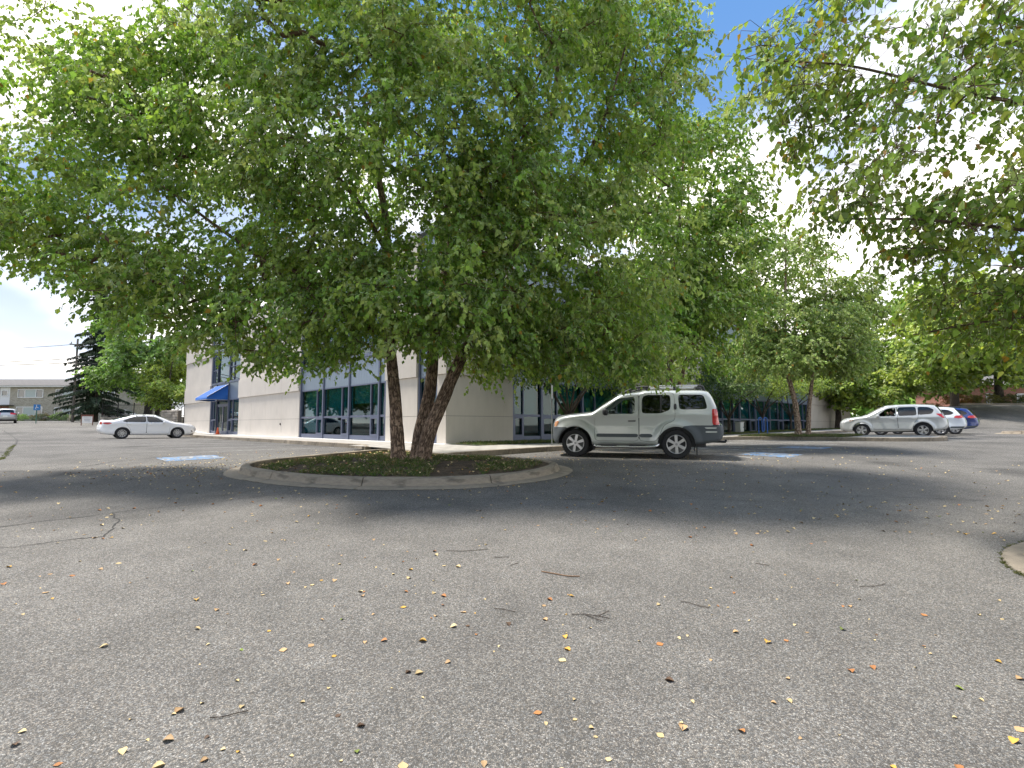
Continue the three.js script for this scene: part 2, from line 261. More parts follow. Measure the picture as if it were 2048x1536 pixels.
// planting strip beyond the parked cars, and the kerb at the top of the slope
{
  const p = sweepKerb([[29.5, 30.2], [33, 29.6], [38, 29.8], [41, 31], [38, 32.6], [33, 32.6], [30, 31.8]], -1, { closed: true, name: 'strip_kerb', spacing: 3 });
  fanSheet(p.curve, [35, 31.1], 0.04, 0.13, 0.2, soilMat, 'soil', p.holder);
  sweepKerb([[38, 53], [44, 52.5], [50, 52], [60, 51]], 1, { name: 'slope_kerb', pan: false });
  sweepKerb([[-24.5, 42.2], [-29, 43], [-34, 45.5], [-38, 49]], 1, { name: 'ramp_kerb', pan: false });
}
// green beyond the paving
struct('lawn', [drapeGrid((u, v) => [lerp(-140, -40, u), lerp(78, 135, v), 0.02], 30, 16), drapeGrid((u, v) => [lerp(-40, 16, u), lerp(66, 135, v), 0.021], 20, 20), drapeGrid((u, v) => [lerp(38, 110, u), lerp(53.3, 110, v), 0.02], 30, 20), drapeGrid((u, v) => [lerp(-37.5, -26.5, u), lerp(46.5 + 4 * (1 - u), 66, v), 0.022], 8, 10)], lawnMat);

// painted markings
const stripe = (a, b, w, mat, name, dy = 0.005) => { const [ax, ad] = a, [bx, bd] = b, l = Math.hypot(bx - ax, bd - ad), ox = -(bd - ad) / l * w / 2, od = (bx - ax) / l * w / 2; return struct(name, drapeGrid((u, v) => [lerp(ax, bx, u) + ox * (2 * v - 1), lerp(ad, bd, u) + od * (2 * v - 1), dy], Math.ceil(l / 0.5), 1), mat); };
for (const x of [2.9, 5.4, 6.9, 9.4, 10.9, 13.4, 22, 24.7, 27.4, 30.1, 32.8]) stripe(bw(x, 4.75), bw(x, 9.9), 0.1, whitePaintRoad, 'stall_line');
for (const k of [0, 1, 2, 3, 4]) { stripe(bw(5.45, 5.2 + k), bw(6.85, 6.0 + k), 0.09, whitePaintRoad, 'aisle_hatch', 0.0055); stripe(bw(9.45, 5.2 + k), bw(10.85, 6.0 + k), 0.09, whitePaintRoad, 'aisle_hatch', 0.0055); }
for (const z of [-3.0, -5.7, -8.4, -11.1, -13.8, -16.5, -19.2, -21.9]) stripe(bw(-2.9, z), bw(-7.6, z), 0.1, whitePaintRoad, 'stall_line');
function wheelchairMark(x, z, turn) { // blue square with the white figure, painted on the lot
  const holder = new THREE.Group(); holder.name = numbered('accessible_parking_mark'); holder.userData.kind = 'structure'; scene.add(holder);
  const [X0, d0] = bw(x, z), c = Math.cos(turn), s = Math.sin(turn), place = (a, b) => [X0 + a * c - b * s, d0 + a * s + b * c];
  obj('blue_field', drapeGrid((u, v) => [...place((u - 0.5) * 1.3, (v - 0.5) * 1.4), 0.0055], 5, 5), bluePaintRoad, holder);
  const strip = (pts, w) => { const pos = [], idx = []; pts.forEach(([a, b], i) => { const p = pts[Math.max(0, i - 1)], q = pts[Math.min(pts.length - 1, i + 1)], l = Math.hypot(q[0] - p[0], q[1] - p[1]), ox = -(q[1] - p[1]) / l * w / 2, oy = (q[0] - p[0]) / l * w / 2; for (const k of [-1, 1]) { const [X, d] = place(a + ox * k, b + oy * k); pos.push(X, H(X, d) + 0.0095, -d); } if (i) idx.push(2 * i - 2, 2 * i - 1, 2 * i, 2 * i - 1, 2 * i + 1, 2 * i); }); return quadsGeo(pos, idx, pos.filter((_, i) => i % 3 !== 1)); };
  const arc = Array.from({ length: 17 }, (_, i) => { const a = rad(-150 + 250 * i / 16); return [0.02 - 0.08 + 0.36 * Math.sin(a + 2.3), -0.2 - 0.36 * Math.cos(a + 2.3) * -1]; });
  obj('white_figure', [strip(arc, 0.1), strip([[-0.12, 0.42], [-0.1, 0.0], [0.22, -0.02], [0.36, -0.42], [0.48, -0.38]], 0.11), strip([[-0.1, 0.22], [0.2, 0.2]], 0.09), strip([[-0.2, 0.6], [-0.02, 0.6]], 0.18)], whitePaintRoad, holder);
}
wheelchairMark(4.2, 9.9, rad(44)); wheelchairMark(8.15, 9.6, rad(44)); 
{ const q = [[-8.72, 14.24]]; const [X, d] = q[0], rx = X - BC[0], rd = d - BC[1]; wheelchairMark(rx * Math.cos(BA) + rd * Math.sin(BA), rx * Math.sin(BA) - rd * Math.cos(BA), rad(134)); }
// cracks in the asphalt, with weeds in the long one
const crackMat = std([0.035, 0.034, 0.032], 0.95);
function crack(pts, w, k) {
  const fine = []; const c = new THREE.CatmullRomCurve3(pts.map(([X, d]) => V(X, 0, d)), false, 'centripetal'), n = Math.round(c.getLength() / 0.07);
  for (let i = 0; i <= n; i++) { const p = c.getPointAt(i / n), t = c.getTangentAt(i / n), j = 0.05 * (vnoise(i * 0.7, k) - 0.5) + 0.10 * (vnoise(i * 0.13, k + 5) - 0.5); fine.push([p.x - t.z * j, p.z + t.x * j, w * (0.3 + 1.2 * vnoise(i * 0.5, k + 9)), -t.z, t.x]); }
  struct('asphalt_crack', drapeStrip(fine, 0.0045), crackMat);
}
function drapeStrip(fine, dy) { const pos = [], idx = []; fine.forEach(([X, d, w, nx, nd], i) => { for (const s of [-0.5, 0.5]) { const x = X + nx * w * s, e = d + nd * w * s; pos.push(x, H(x, e) + dy, -e); } if (i) idx.push(2 * i - 2, 2 * i - 1, 2 * i, 2 * i - 1, 2 * i + 1, 2 * i); }); return quadsGeo(pos, idx); }
crack([[-8.5, 5.4], [-6.12, 6.34], [-5.86, 6.65], [-5.56, 6.93], [-5.4, 7.1], [-5.02, 6.68], [-4.67, 6.17], [-4.54, 5.88]], 0.016, 1);
crack([[-5.4, 7.1], [-5.07, 7.41], [-4.51, 7.87], [-3.74, 8.6], [-2.9, 8.75]], 0.012, 2);
crack([[-8, 4.6], [-5.25, 5.45], [-4.88, 5.73], [-4.54, 5.88]], 0.014, 3);
crack([[-11.5, 11.2], [-10.3, 11.58], [-9.97, 12.11], [-10.03, 13.42], [-9.65, 14.9]], 0.03, 4);
crack([[-13.2, 13.2], [-13.56, 13.95], [-15.69, 16.29], [-20.86, 21.96], [-29.7, 31.3], [-40, 41]], 0.035, 5);
crack([[3.2, 8.9], [5.2, 8.5], [7.4, 8.0], [9.6, 7.9]], 0.012, 6);
crack([[-1.5, 8.3], [0.8, 8.1], [2.6, 8.2], [4.6, 7.7]], 0.010, 7);
// ───────── office building ─────────
const BASE = 0.80;
const office = thing('office_building', 'long pale concrete office building with blue framed teal glass bays', 'building', [BC[0], BASE, -BC[1]], BA);
{
  const TOP = 8.4, rows = [[-0.4, 1.04, 0], [1.04, 2.60, 0], [2.60, 3.86, 0.07], [3.86, 6.25, 0.0], [6.25, TOP, 0.07]];
  const G = 0.014;
  // put(a0, a1, y0, y1, out0, out1): a box on a front; front 'L' runs along -z at x = 0, front 'R' along x at z = 0
  const put = { L: (a0, a1, y0, y1, o0, o1) => box(o1 - o0, y1 - y0, a1 - a0, -(o0 + o1) / 2, (y0 + y1) / 2, -(a0 + a1) / 2), R: (a0, a1, y0, y1, o0, o1) => box(a1 - a0, y1 - y0, o1 - o0, (a0 + a1) / 2, (y0 + y1) / 2, (o0 + o1) / 2) };
  const concrete = (f, a0, a1, cuts = [], first = false) => {
    const xs = [a0, ...cuts, a1];
    rows.forEach(([y0, y1, out]) => { for (let i = 0; i < xs.length - 1; i++) {
      const s = f === 'R' && i === 0 && first ? -out : 0;
      obj('wall_panel', put[f](xs[i] + (i ? G / 2 : s), xs[i + 1] - (i < xs.length - 2 ? G / 2 : 0), y0 + G / 2, y1 - G / 2, -0.22, out), wallConcrete, office);
    } });
    obj('wall_core', put[f](a0 + 0.02, a1 - 0.02, -0.4, TOP - 0.05, -0.3, -0.03), std([0.16, 0.15, 0.14], 0.95), office);
  };
  const RE = -0.14; // glass line behind the concrete face
  const frame = (f, name, a0, a1, y0, y1, w = 0.06) => obj(name, put[f](a0, a1, y0, y1, RE - 0.06, RE + w), frameBlue, office);
  function bay(f, a0, a1, split, r) { // one window bay, ground floor and upper floor; split: share where the thin mullion stands
    const w = a1 - a0, m = a0 + w * split, tr = 1.10, sill = 0.22, head = 2.60;
    frame(f, 'mullion', a0 - 0.06, a0 + 0.06, 0, TOP - 0.9, 0.10);
    frame(f, 'mullion', m - 0.03, m + 0.03, sill, head); frame(f, 'mullion', m - 0.03, m + 0.03, 4.0, 6.6);
    for (const [y0, y1] of [[-0.3, sill], [tr - 0.05, tr + 0.05], [head - 0.06, head + 0.0]]) frame(f, 'transom', a0 + 0.06, a1 - 0.06, y0, y1, 0.062);
    const inner = (p0, p1) => { const i = 0.07; for (const [q0, q1, y0, y1] of [[p0, p1, sill + 0.003, sill + i], [p0, p1, tr - 0.05 - i, tr - 0.053], [p0, p0 + i, sill + i, tr - 0.05 - i], [p1 - i, p1, sill + i, tr - 0.05 - i]]) obj('vent_frame', put[f](q0, q1, y0, y1, RE - 0.03, RE + 0.085), frameBlue, office); };
    if (split > 0.5) inner(m + 0.032, a1 - 0.062); else inner(a0 + 0.062, m - 0.032);
    for (const [p0, p1] of [[a0 + 0.06, m - 0.03], [m + 0.03, a1 - 0.06]]) for (const [y0, y1] of [[sill, tr - 0.05], [tr + 0.05, head - 0.06], [4.02, 5.0], [5.06, 6.5]]) obj('window_pane', put[f](p0, p1, y0, y1, RE - 0.012, RE - 0.004), tealGlass, office);
    for (const [p0, p1] of [[a0 + 0.08, m - 0.02], [m + 0.02, a1 - 0.08]]) { const q = r(), low = q < 0.62 ? tr + 0.04 : q < 0.8 ? 1.7 : 0.3; if (q < 0.93) obj('window_blind', put[f](p0, p1, low, head - 0.02, RE - 0.2, RE - 0.19), blindMat, office); if (r() < 0.7) obj('window_blind', put[f](p0, p1, 4.4 + r(), 6.5, RE - 0.2, RE - 0.19), blindMat, office); }
    obj('spandrel_panel', put[f](a0 + 0.06, a1 - 0.06, head + 0.002, 3.84, RE - 0.05, RE + 0.05), spandrelBlue, office);
    frame(f, 'transom', a0 + 0.06, a1 - 0.06, 3.842, 4.0, 0.13); frame(f, 'transom', a0 + 0.06, a1 - 0.06, 5.0, 5.06, 0.05); frame(f, 'transom', a0 + 0.06, a1 - 0.06, 6.5, 6.6, 0.05);
    obj('spandrel_panel', put[f](a0 + 0.06, a1 - 0.06, 6.602, TOP - 0.02, RE - 0.05, RE + 0.05), spandrelBlue, office);
  }
  const glazing = (f, edges, splits, r) => { for (let i = 0; i < edges.length - 1; i++) bay(f, edges[i], edges[i + 1], splits, r); frame(f, 'mullion', edges[edges.length - 1] - 0.09, edges[edges.length - 1] - 0.002, 0, TOP - 0.9, 0.10); };
  const r = rng(11);
  concrete('L', 0.224, 0.56); concrete('L', 1.9, 4.3); concrete('L', 13.6, 24.3, [16.2, 18.9, 21.6]); concrete('L', 31.6, 40, [34.4, 37.2]);
  glazing('L', [0.56 + 0.06, 1.9], 0.4, r); glazing('L', [4.36, 5.0, 7.83, 10.7, 13.6], 0.27, r);
  concrete('R', 0, 3.46, [], true); concrete('R', 12.4, 20.6, [15.1, 17.9]); concrete('R', 41.6, 56, [44.5, 47.4, 50.3, 53.2]);
  glazing('R', [3.52, 5.3, 8.2, 11, 12.4], 0.36, r); glazing('R', [20.66, 23.5, 26.4, 29.3, 32.2, 35.1, 38.0, 41.6], 0.64, r);
  // entrance: doors between side lights
  for (const [a0, a1] of [[24.36, 27.0], [30.0, 31.54]]) bay('L', a0, a1, 0.62, r);
  frame('L', 'mullion', 27.0 - 0.06, 27.06, 0, TOP - 0.9, 0.10); frame('L', 'mullion', 29.94, 30.06, 0, TOP - 0.9, 0.10); frame('L', 'mullion', 31.45, 31.598, 0, TOP - 0.9, 0.10);
  for (const [d0, d1, hs] of [[27.08, 28.48, 1], [28.52, 29.92, -1]]) {
    const door = new THREE.Group(); door.name = 'door'; office.add(door);
    for (const [q0, q1, y0, y1] of [[d0, d1, 0.0, 0.24], [d0, d1, 2.1, 2.22], [d0, d0 + 0.1, 0.24, 2.1], [d1 - 0.1, d1, 0.24, 2.1]]) obj('door_frame', put.L(q0, q1, y0, y1, RE - 0.05, RE + 0.03), frameBlue, door);
    obj('door_pane', put.L(d0 + 0.1, d1 - 0.1, 0.24, 2.1, RE - 0.014, RE - 0.004), tealGlass, door);
    const hp = hs > 0 ? d1 - 0.2 : d0 + 0.2; obj('door_handle', rod(V(0.06, 0.9, -hp), V(0.06, 1.5, -hp), 0.014), std([0.5, 0.5, 0.5], 0.3, { metalness: 0.9 }), door);
  }
  obj('window_pane', put.L(27.06, 29.94, 2.30, 2.54, RE - 0.012, RE - 0.004), tealGlass, office);
  frame('L', 'transom', 27.06, 29.94, 2.22, 2.30); frame('L', 'transom', 27.06, 29.94, 2.54, 2.6);
  obj('spandrel_panel', put.L(27.06, 29.94, 2.602, 3.84, RE - 0.05, RE + 0.05), spandrelBlue, office);
  frame('L', 'transom', 27.06, 29.94, 3.842, 4.0, 0.13); obj('window_pane', put.L(27.06, 29.94, 4.0, 6.5, RE - 0.012, RE - 0.004), tealGlass, office); obj('spandrel_panel', put.L(27.06, 29.94, 6.502, TOP - 0.02, RE - 0.05, RE + 0.05), spandrelBlue, office);
  // awning over the doors
  { const a0 = 26.9, a1 = 30.1, top = 3.72, bot = 2.55, out = 1.4, val = 0.2, q = (a, y, o) => [-o, y, -a];
    const pos = [...q(a0, top, 0.01), ...q(a1, top, 0.01), ...q(a0, bot + val, out), ...q(a1, bot + val, out), ...q(a0, bot, out), ...q(a1, bot, out), ...q(a0, bot, 0.01), ...q(a1, bot, 0.01), ...q(a0, bot + val, 0.01), ...q(a1, bot + val, 0.01)];
    const g = quadsGeo(pos, [0, 2, 1, 1, 2, 3, 2, 4, 3, 3, 4, 5, 0, 8, 2, 8, 6, 4, 8, 4, 2, 1, 3, 9, 9, 3, 5, 9, 5, 7]); const aw = new THREE.Group(); aw.name = 'awning'; office.add(aw);
    obj('awning_cloth', metreUV(g), awningBlue, aw);
    obj('awning_frame', [rod(V(-out, bot, -a0), V(-out, bot, -a1), 0.02), rod(V(0, bot, -a0), V(-out, bot, -a0), 0.02), rod(V(0, bot, -a1), V(-out, bot, -a1), 0.02), rod(V(0, top, -a0), V(-out, bot + val, -a0), 0.018), rod(V(0, top, -a1), V(-out, bot + val, -a1), 0.018)], std([0.4, 0.4, 0.42], 0.4, { metalness: 0.8 }), aw); }
  // shell: back walls, roof, floors and the rooms behind the glass
  obj('back_wall', [box(0.3, TOP + 0.4, 39.3, 55.85, TOP / 2 - 0.2, -20), box(55.4, TOP + 0.4, 0.3, 28, TOP / 2 - 0.2, -39.85)], wallConcrete, office);
  obj('roof', box(55.6, 0.3, 39.6, 28, TOP - 0.46, -20), std([0.22, 0.22, 0.22], 0.9), office);
  obj('floor_slab', [box(55.4, 0.3, 39.4, 28, -0.16, -20), box(55.3, 1.1, 39.3, 28, 3.22, -20)], darkRoom, office);
  obj('partition', [box(0.1, 6.8, 33, 6.5, 3.4, -22.5), box(48, 6.8, 0.1, 31, 3.4, -6.5)], darkRoom, office);
  obj('coping', [box(0.42, 0.1, 40.1, 0.12, TOP + 0.05, -20.0), box(55.6, 0.1, 0.42, 28.2, TOP + 0.05, -0.12)], std([0.28, 0.30, 0.33], 0.4, { metalness: 0.6 }), office);
  obj('wall_outlet', box(0.05, 0.1, 0.08, -0.025, 0.75, -16.3), darkMetal, office);
}
// ───────── cars ─────────
// Side views are drawn in (s, y): s metres behind the front bumper, y above the road. A width W(s, y) lifts them to both flanks, and the outline is carried across.
function sdPoly(p, x, y) { let d = 1e9, ins = false; for (let i = 0, j = p.length - 1; i < p.length; j = i++) { const [ax, ay] = p[i], [bx, by] = p[j], ex = bx - ax, ey = by - ay, wx = x - ax, wy = y - ay, t = clamp((wx * ex + wy * ey) / (ex * ex + ey * ey)), qx = wx - ex * t, qy = wy - ey * t; d = Math.min(d, qx * qx + qy * qy); if ((ay > y) !== (by > y) && x < (bx - ax) * (y - ay) / (by - ay) + ax) ins = !ins; } return (ins ? -1 : 1) * Math.sqrt(d); }
const roundPoly = (p, r) => { // smooth an outline by two rounds of corner cutting
  let q = p; for (let k = 0; k < 2; k++) { const o = []; for (let i = 0; i < q.length; i++) { const a = q[i], b = q[(i + 1) % q.length], l = Math.hypot(b[0] - a[0], b[1] - a[1]), c = Math.min(0.25, r / Math.max(l, 1e-6)); o.push([lerp(a[0], b[0], c), lerp(a[1], b[1], c)], [lerp(b[0], a[0], c), lerp(b[1], a[1], c)]); } q = o; } return q; };
function march(sd, x0, x1, y0, y1, h) { // triangles where sd < 0
  const nx = Math.ceil((x1 - x0) / h), ny = Math.ceil((y1 - y0) / h), val = new Float64Array((nx + 1) * (ny + 1)), at2 = (i) => [x0 + (i % (nx + 1)) * h, y0 + Math.floor(i / (nx + 1)) * h];
  for (let i = 0; i < val.length; i++) { const [x, y] = at2(i); let v = sd(x, y); if (Math.abs(v) < 1e-5) v = -1e-5; val[i] = v; }
  const verts = [], tris = [], memo = new Map();
  const vert = (i) => { if (!memo.has(i)) { memo.set(i, verts.length); verts.push([...at2(i), false]); } return memo.get(i); };
  const cut = (i, j) => { const k = i < j ? i * 1e7 + j : j * 1e7 + i; if (!memo.has('e' + k)) { const a = at2(i), b = at2(j); let t = val[i] / (val[i] - val[j]); memo.set('e' + k, verts.length); verts.push([lerp(a[0], b[0], t), lerp(a[1], b[1], t), true]); } return memo.get('e' + k); };
  const tri = (a, b, c) => { const q = [a, b, c], ins = q.map((i) => val[i] < 0), n = ins.filter(Boolean).length; if (n === 3) tris.push(q.map(vert)); else if (n === 1) { const k = ins.indexOf(true), o = q[k], p = q[(k + 1) % 3], r = q[(k + 2) % 3]; tris.push([vert(o), cut(o, p), cut(o, r)]); } else if (n === 2) { const k = ins.indexOf(false), o = q[k], p = q[(k + 1) % 3], r = q[(k + 2) % 3]; tris.push([cut(o, p), vert(p), vert(r)], [cut(o, p), vert(r), cut(o, r)]); } };
  for (let j = 0; j < ny; j++) for (let i = 0; i < nx; i++) { const a = j * (nx + 1) + i, b = a + 1, c = a + nx + 1, e = c + 1; tri(a, b, e); tri(a, e, c); }
  return { verts, tris };
}
function wheelParts(parent, r, width, spokes, x, z, side, steel = alloy, twin = false) {
  const w = new THREE.Group(); w.name = 'wheel'; w.position.set(x, r, z); w.rotation.y = side > 0 ? 0 : Math.PI; w.rotation.z = 0.3 * x; parent.add(w);
  const rim = r * 0.66, hw = width / 2, prof = [[rim, -hw * 0.85], [r * 0.93, -hw], [r * 0.985, -hw * 0.8], [r, -hw * 0.55], [r, 0], [r, hw * 0.55], [r * 0.985, hw * 0.8], [r * 0.93, hw], [rim * 1.02, hw * 0.92], [rim, hw * 0.75]];
  const tg = new THREE.LatheGeometry(prof.map(([a, b]) => new THREE.Vector2(a, b)), 40); tg.rotateX(Math.PI / 2); obj('tyre', tg, rubber, w);
  const lug = []; for (let i = 0; i < 36; i++) { const g = box(0.03, 0.012, width * 0.8, 0, r + 0.002, 0); g.rotateZ(i / 36 * 2 * Math.PI); lug.push(g); } obj('tread', lug, rubber, w);
  const dish = new THREE.LatheGeometry([[0.02, 0], [rim * 0.9, 0.0], [rim * 0.98, hw * 0.72]].map(([a, b]) => new THREE.Vector2(a, b)), 32); dish.rotateX(Math.PI / 2); obj('brake_disc', dish, std([0.22, 0.22, 0.22], 0.5, { metalness: 0.4 }), w);
  const lip = new THREE.TorusGeometry(rim * 0.965, rim * 0.05, 6, 36); lip.translate(0, 0, hw * 0.78);
  const hub = new THREE.CylinderGeometry(rim * 0.24, rim * 0.28, 0.05, 16); hub.rotateX(Math.PI / 2); hub.translate(0, 0, hw * 0.62);
  const sp = []; for (let i = 0; i < spokes; i++) for (const o of twin ? [-0.16, 0.16] : [0]) { const s = new THREE.Shape(), a = rim * (twin ? 0.06 : spokes > 6 ? 0.055 : 0.11), b = rim * (twin ? 0.08 : spokes > 6 ? 0.07 : 0.15); s.moveTo(-a, rim * 0.18); s.lineTo(a, rim * 0.18); s.lineTo(b, rim * 0.97); s.lineTo(-b, rim * 0.97); s.closePath(); const g = new THREE.ExtrudeGeometry(s, { depth: 0.025, bevelEnabled: true, bevelSize: 0.006, bevelThickness: 0.006, bevelSegments: 1 }); g.rotateZ(o); g.translate(0, 0, hw * 0.58); g.rotateZ(i / spokes * 2 * Math.PI); sp.push(g); }
  obj('rim', [lip, hub, ...sp], steel, w);
  const cap = new THREE.CylinderGeometry(rim * 0.13, rim * 0.13, 0.03, 12); cap.rotateX(Math.PI / 2); cap.translate(0, 0, hw * 0.72); obj('hub_cap', cap, std([0.35, 0.35, 0.36], 0.35, { metalness: 0.7 }), w);
  return w;
}
function makeCar(c) {
  const car = thing(c.name, c.label, 'car', [0, 0, 0], 0, c.group), out = roundPoly(c.outline, c.round ?? 0.09), L = c.length, h = c.cell ?? 0.04;
  const sil = (x, y) => sdPoly(out, x, y), wheels = [c.front, c.rear], ar = c.arch;
  const arch = (x, y) => Math.min(...wheels.map((s) => { const dx = x - s, dy = y - c.radius; return (dy > 0 ? Math.hypot(dx, dy * 1.02) : Math.hypot(dx, Math.max(0, 0))) - ar; }));
  const W = (x, y) => {
    let w = c.half; const t = c.taper;
    w -= t[0] * Math.pow(clamp((t[1] - x) / t[1]), 2.2) + t[2] * Math.pow(clamp((x - (L - t[3])) / t[3]), 2.2);
    const over = Math.max(0, y - c.belt); w -= c.tumble * over + 0.10 * over * over;
    w -= 0.30 * Math.pow(Math.max(0, 0.52 - y), 2) + 0.012 * Math.pow(clamp((c.belt - y) / 0.3) * clamp(1 - (c.belt - y) / 0.6), 1) * 2;
    for (const s of wheels) { const q = Math.hypot(x - s, y - c.radius) - ar; w += (c.flare ?? 0.02) * (1 - sstep(0.0, c.flareWide ?? 0.14, Math.abs(q - 0.03))) * (y < c.belt ? 1 : 0); }
    const e = clamp(-sil(x, y) / 0.085); w -= 0.062 * (1 - e) * (1 - e);
    return Math.max(0.2, w);
  };
  const grad = (x, y) => { const e = 0.004, gx = sil(x + e, y) - sil(x - e, y), gy = sil(x, y + e) - sil(x, y - e), l = Math.hypot(gx, gy) || 1; return [gx / l, gy / l]; };
  const wins = c.windows.map((w) => ({ ...w, p: roundPoly(w.p, 0.05) })), doors = (c.doors ?? []).map((d) => roundPoly(d, 0.06)), lamps = (c.lamps ?? []).map((l) => ({ ...l, p: roundPoly(l.p, 0.03) })), trims = (c.trims ?? []).map((l) => ({ ...l, p: roundPoly(l.p, 0.03) }));
  const winSd = (x, y) => Math.min(9, ...wins.map((w) => sdPoly(w.p, x, y))), lampSd = (x, y) => Math.min(9, ...lamps.map((w) => sdPoly(w.p, x, y)));
  const lowSd = c.lower ? (x, y) => sdPoly(c.lower0, x, y) : null;
  const gap = 0.008;
  const lifted = (m, off = 0, flip) => { const pos = [], idx = [], uv = []; for (const side of [1, -1]) { const o = pos.length / 3; for (const [x, y] of m.verts) { pos.push(-x, y, side * (W(x, y) + off)); uv.push(x, y); } for (const t of m.tris) side > 0 ? idx.push(o + t[0], o + t[2], o + t[1]) : idx.push(o + t[0], o + t[1], o + t[2]); } return { pos, idx, uv }; };
  const region = (sd, off = 0) => { const m = march(sd, -0.1, L + 0.1, 0.1, c.height + 0.1, h); return { m, ...lifted(m, off) }; };
  const geoOf = (r) => { const g = quadsGeo(r.pos, r.idx, r.uv); return g; };
  const bucket = {}; const strip = (cls) => (bucket[cls] ??= { pos: [], idx: [] });
  const U = [-1, -0.955, -0.9, -0.72, -0.5, -0.25, 0, 0.25, 0.5, 0.72, 0.9, 0.955, 1];
  function across(m) { // carry the outline's edges over to the other flank
    const count = new Map(); for (const t of m.tris) for (let k = 0; k < 3; k++) { const a = t[k], b = t[(k + 1) % 3], key = a < b ? a * 1e6 + b : b * 1e6 + a; count.set(key, (count.get(key) ?? 0) + 1); }
    for (const [key, n] of count) { if (n > 1) continue; const a = m.verts[Math.floor(key / 1e6)], b = m.verts[key % 1e6];
      if (Math.abs(sil(a[0], a[1])) < 0.006 && Math.abs(sil(b[0], b[1])) < 0.006) {
        const mx = (a[0] + b[0]) / 2, my = (a[1] + b[1]) / 2, place = ([x, y], u) => { const [nx, ny] = grad(x, y), bul = (1 - u * u) * (Math.abs(nx) * (nx < 0 ? c.bulge[0] : c.bulge[1]) + (ny > 0 ? 0.045 * ny : 0)); return [-(x + nx * bul), y + ny * bul, u * W(x, y)]; };
        for (let k = 0; k < U.length - 1; k++) { const s = strip(c.cover(mx, my, Math.abs((U[k] + U[k + 1]) / 2))), o = s.pos.length / 3; s.pos.push(...place(a, U[k]), ...place(b, U[k]), ...place(a, U[k + 1]), ...place(b, U[k + 1])); s.idx.push(o, o + 1, o + 2, o + 1, o + 3, o + 2); }
      } else if (Math.abs(arch(a[0], a[1])) < 0.012 && Math.abs(arch(b[0], b[1])) < 0.012) for (const side of [1, -1]) { const s = strip('well'), o = s.pos.length / 3; for (const q of [a, b]) { const w = W(q[0], q[1]); s.pos.push(-q[0], q[1], side * w, -q[0], q[1], side * (w - 0.3)); } s.idx.push(o, o + 1, o + 2, o + 1, o + 3, o + 2); }
    }
  }
  const cutouts = (x, y) => Math.max(-arch(x, y), -winSd(x, y), -lampSd(x, y));
  const bodySd = (x, y) => Math.max(sil(x, y), cutouts(x, y), ...doors.map((d) => -(sdPoly(d, x, y) - gap)), lowSd ? -lowSd(x, y) : -9);
  const bodyR = region(bodySd); across(march((x, y) => Math.max(sil(x, y), -arch(x, y)), -0.1, L + 0.1, 0.1, c.height + 0.1, h));
  let lowR = null; if (lowSd) { lowR = region((x, y) => Math.max(sil(x, y), cutouts(x, y), lowSd(x, y), ...doors.map((d) => -(sdPoly(d, x, y) - gap))), c.lowerOut ?? 0.004); }
  const welded = (parts) => { const g = mergeVertices(quadsGeo(parts.flatMap((p) => p.pos), (() => { let o = 0; const id = []; for (const p of parts) { for (const i of p.idx) id.push(i + o); o += p.pos.length / 3; } return id; })()), 1e-4); g.computeVertexNormals(); return toCreasedNormals(g, 0.75); };
  const bodyM = obj('body', welded([bodyR, ...(bucket.paint ? [bucket.paint] : [])]), c.paint, car);
  if (lowR || bucket.lower) obj('bumper_cladding', welded([...(lowR ? [lowR] : []), ...(bucket.lower ? [bucket.lower] : [])]), c.lower ?? blackPlastic, car);
  const covers = { windshield: clearGlass, rear_window: tintGlass, well: blackPlastic, grille: blackPlastic, headlight: clearLens, tail_light: redLens, plate: std([0.75, 0.75, 0.73], 0.5), under: blackPlastic, roof_glass: tintGlass };
  for (const [k, mt] of Object.entries(covers)) if (bucket[k]) obj(k === 'well' ? 'wheel_well' : k === 'under' ? 'underside' : k === 'plate' ? 'number_plate' : k, welded([bucket[k]]), mt, car);
  doors.forEach((d, i) => { const dr = region((x, y) => Math.max(sdPoly(d, x, y), cutouts(x, y), sil(x, y))); for (const side of [1, -1]) {
    const half = { pos: [], idx: [] }, n = dr.pos.length / 2, m = dr.idx.length / 2; const from = side > 0 ? 0 : 1; half.pos = dr.pos.slice(from * n, (from + 1) * n); half.idx = dr.idx.slice(from * m, (from + 1) * m).map((q) => q - from * n / 3);
    const dm = obj('door', quadsGeo(half.pos, half.idx), c.paint, car); if (c.handles?.[i]) { const [hx, hy] = c.handles[i]; obj('door_handle', [box(0.2, 0.032, 0.03, -hx, hy, side * (W(hx, hy) + 0.02), 0.01)], c.handleMat ?? c.paint, dm); }
  } });
  const perSide = (name, p, mat, off) => { const r = region((x, y) => Math.max(sdPoly(p, x, y), sil(x, y) - 0.002), off); for (const k of [0, 1]) { const n = r.pos.length / 2, m = r.idx.length / 2; if (m) obj(name, quadsGeo(r.pos.slice(k * n, (k + 1) * n), r.idx.slice(k * m, (k + 1) * m).map((q) => q - k * n / 3)), mat, car); } };
  wins.forEach((w) => { if (w.open) { // a lowered pane on the driver's flank only
    const r = region((x, y) => sdPoly(w.p, x, y), -0.012), n = r.pos.length / 2, m = r.idx.length / 2; obj('side_window', quadsGeo(r.pos.slice(0, n), r.idx.slice(0, m)), w.mat, car);
  } else perSide('side_window', w.p, w.mat, -0.012); });
  lamps.forEach((l) => perSide(l.name, l.p, l.mat, 0.004)); trims.forEach((l) => perSide(l.name, l.p, l.mat, l.off ?? 0.014));
  // inside: tub, dash, seats, steering wheel
  const inW = c.half - 0.14, s0 = c.cab[0], s1 = c.cab[1], fy = 0.34;
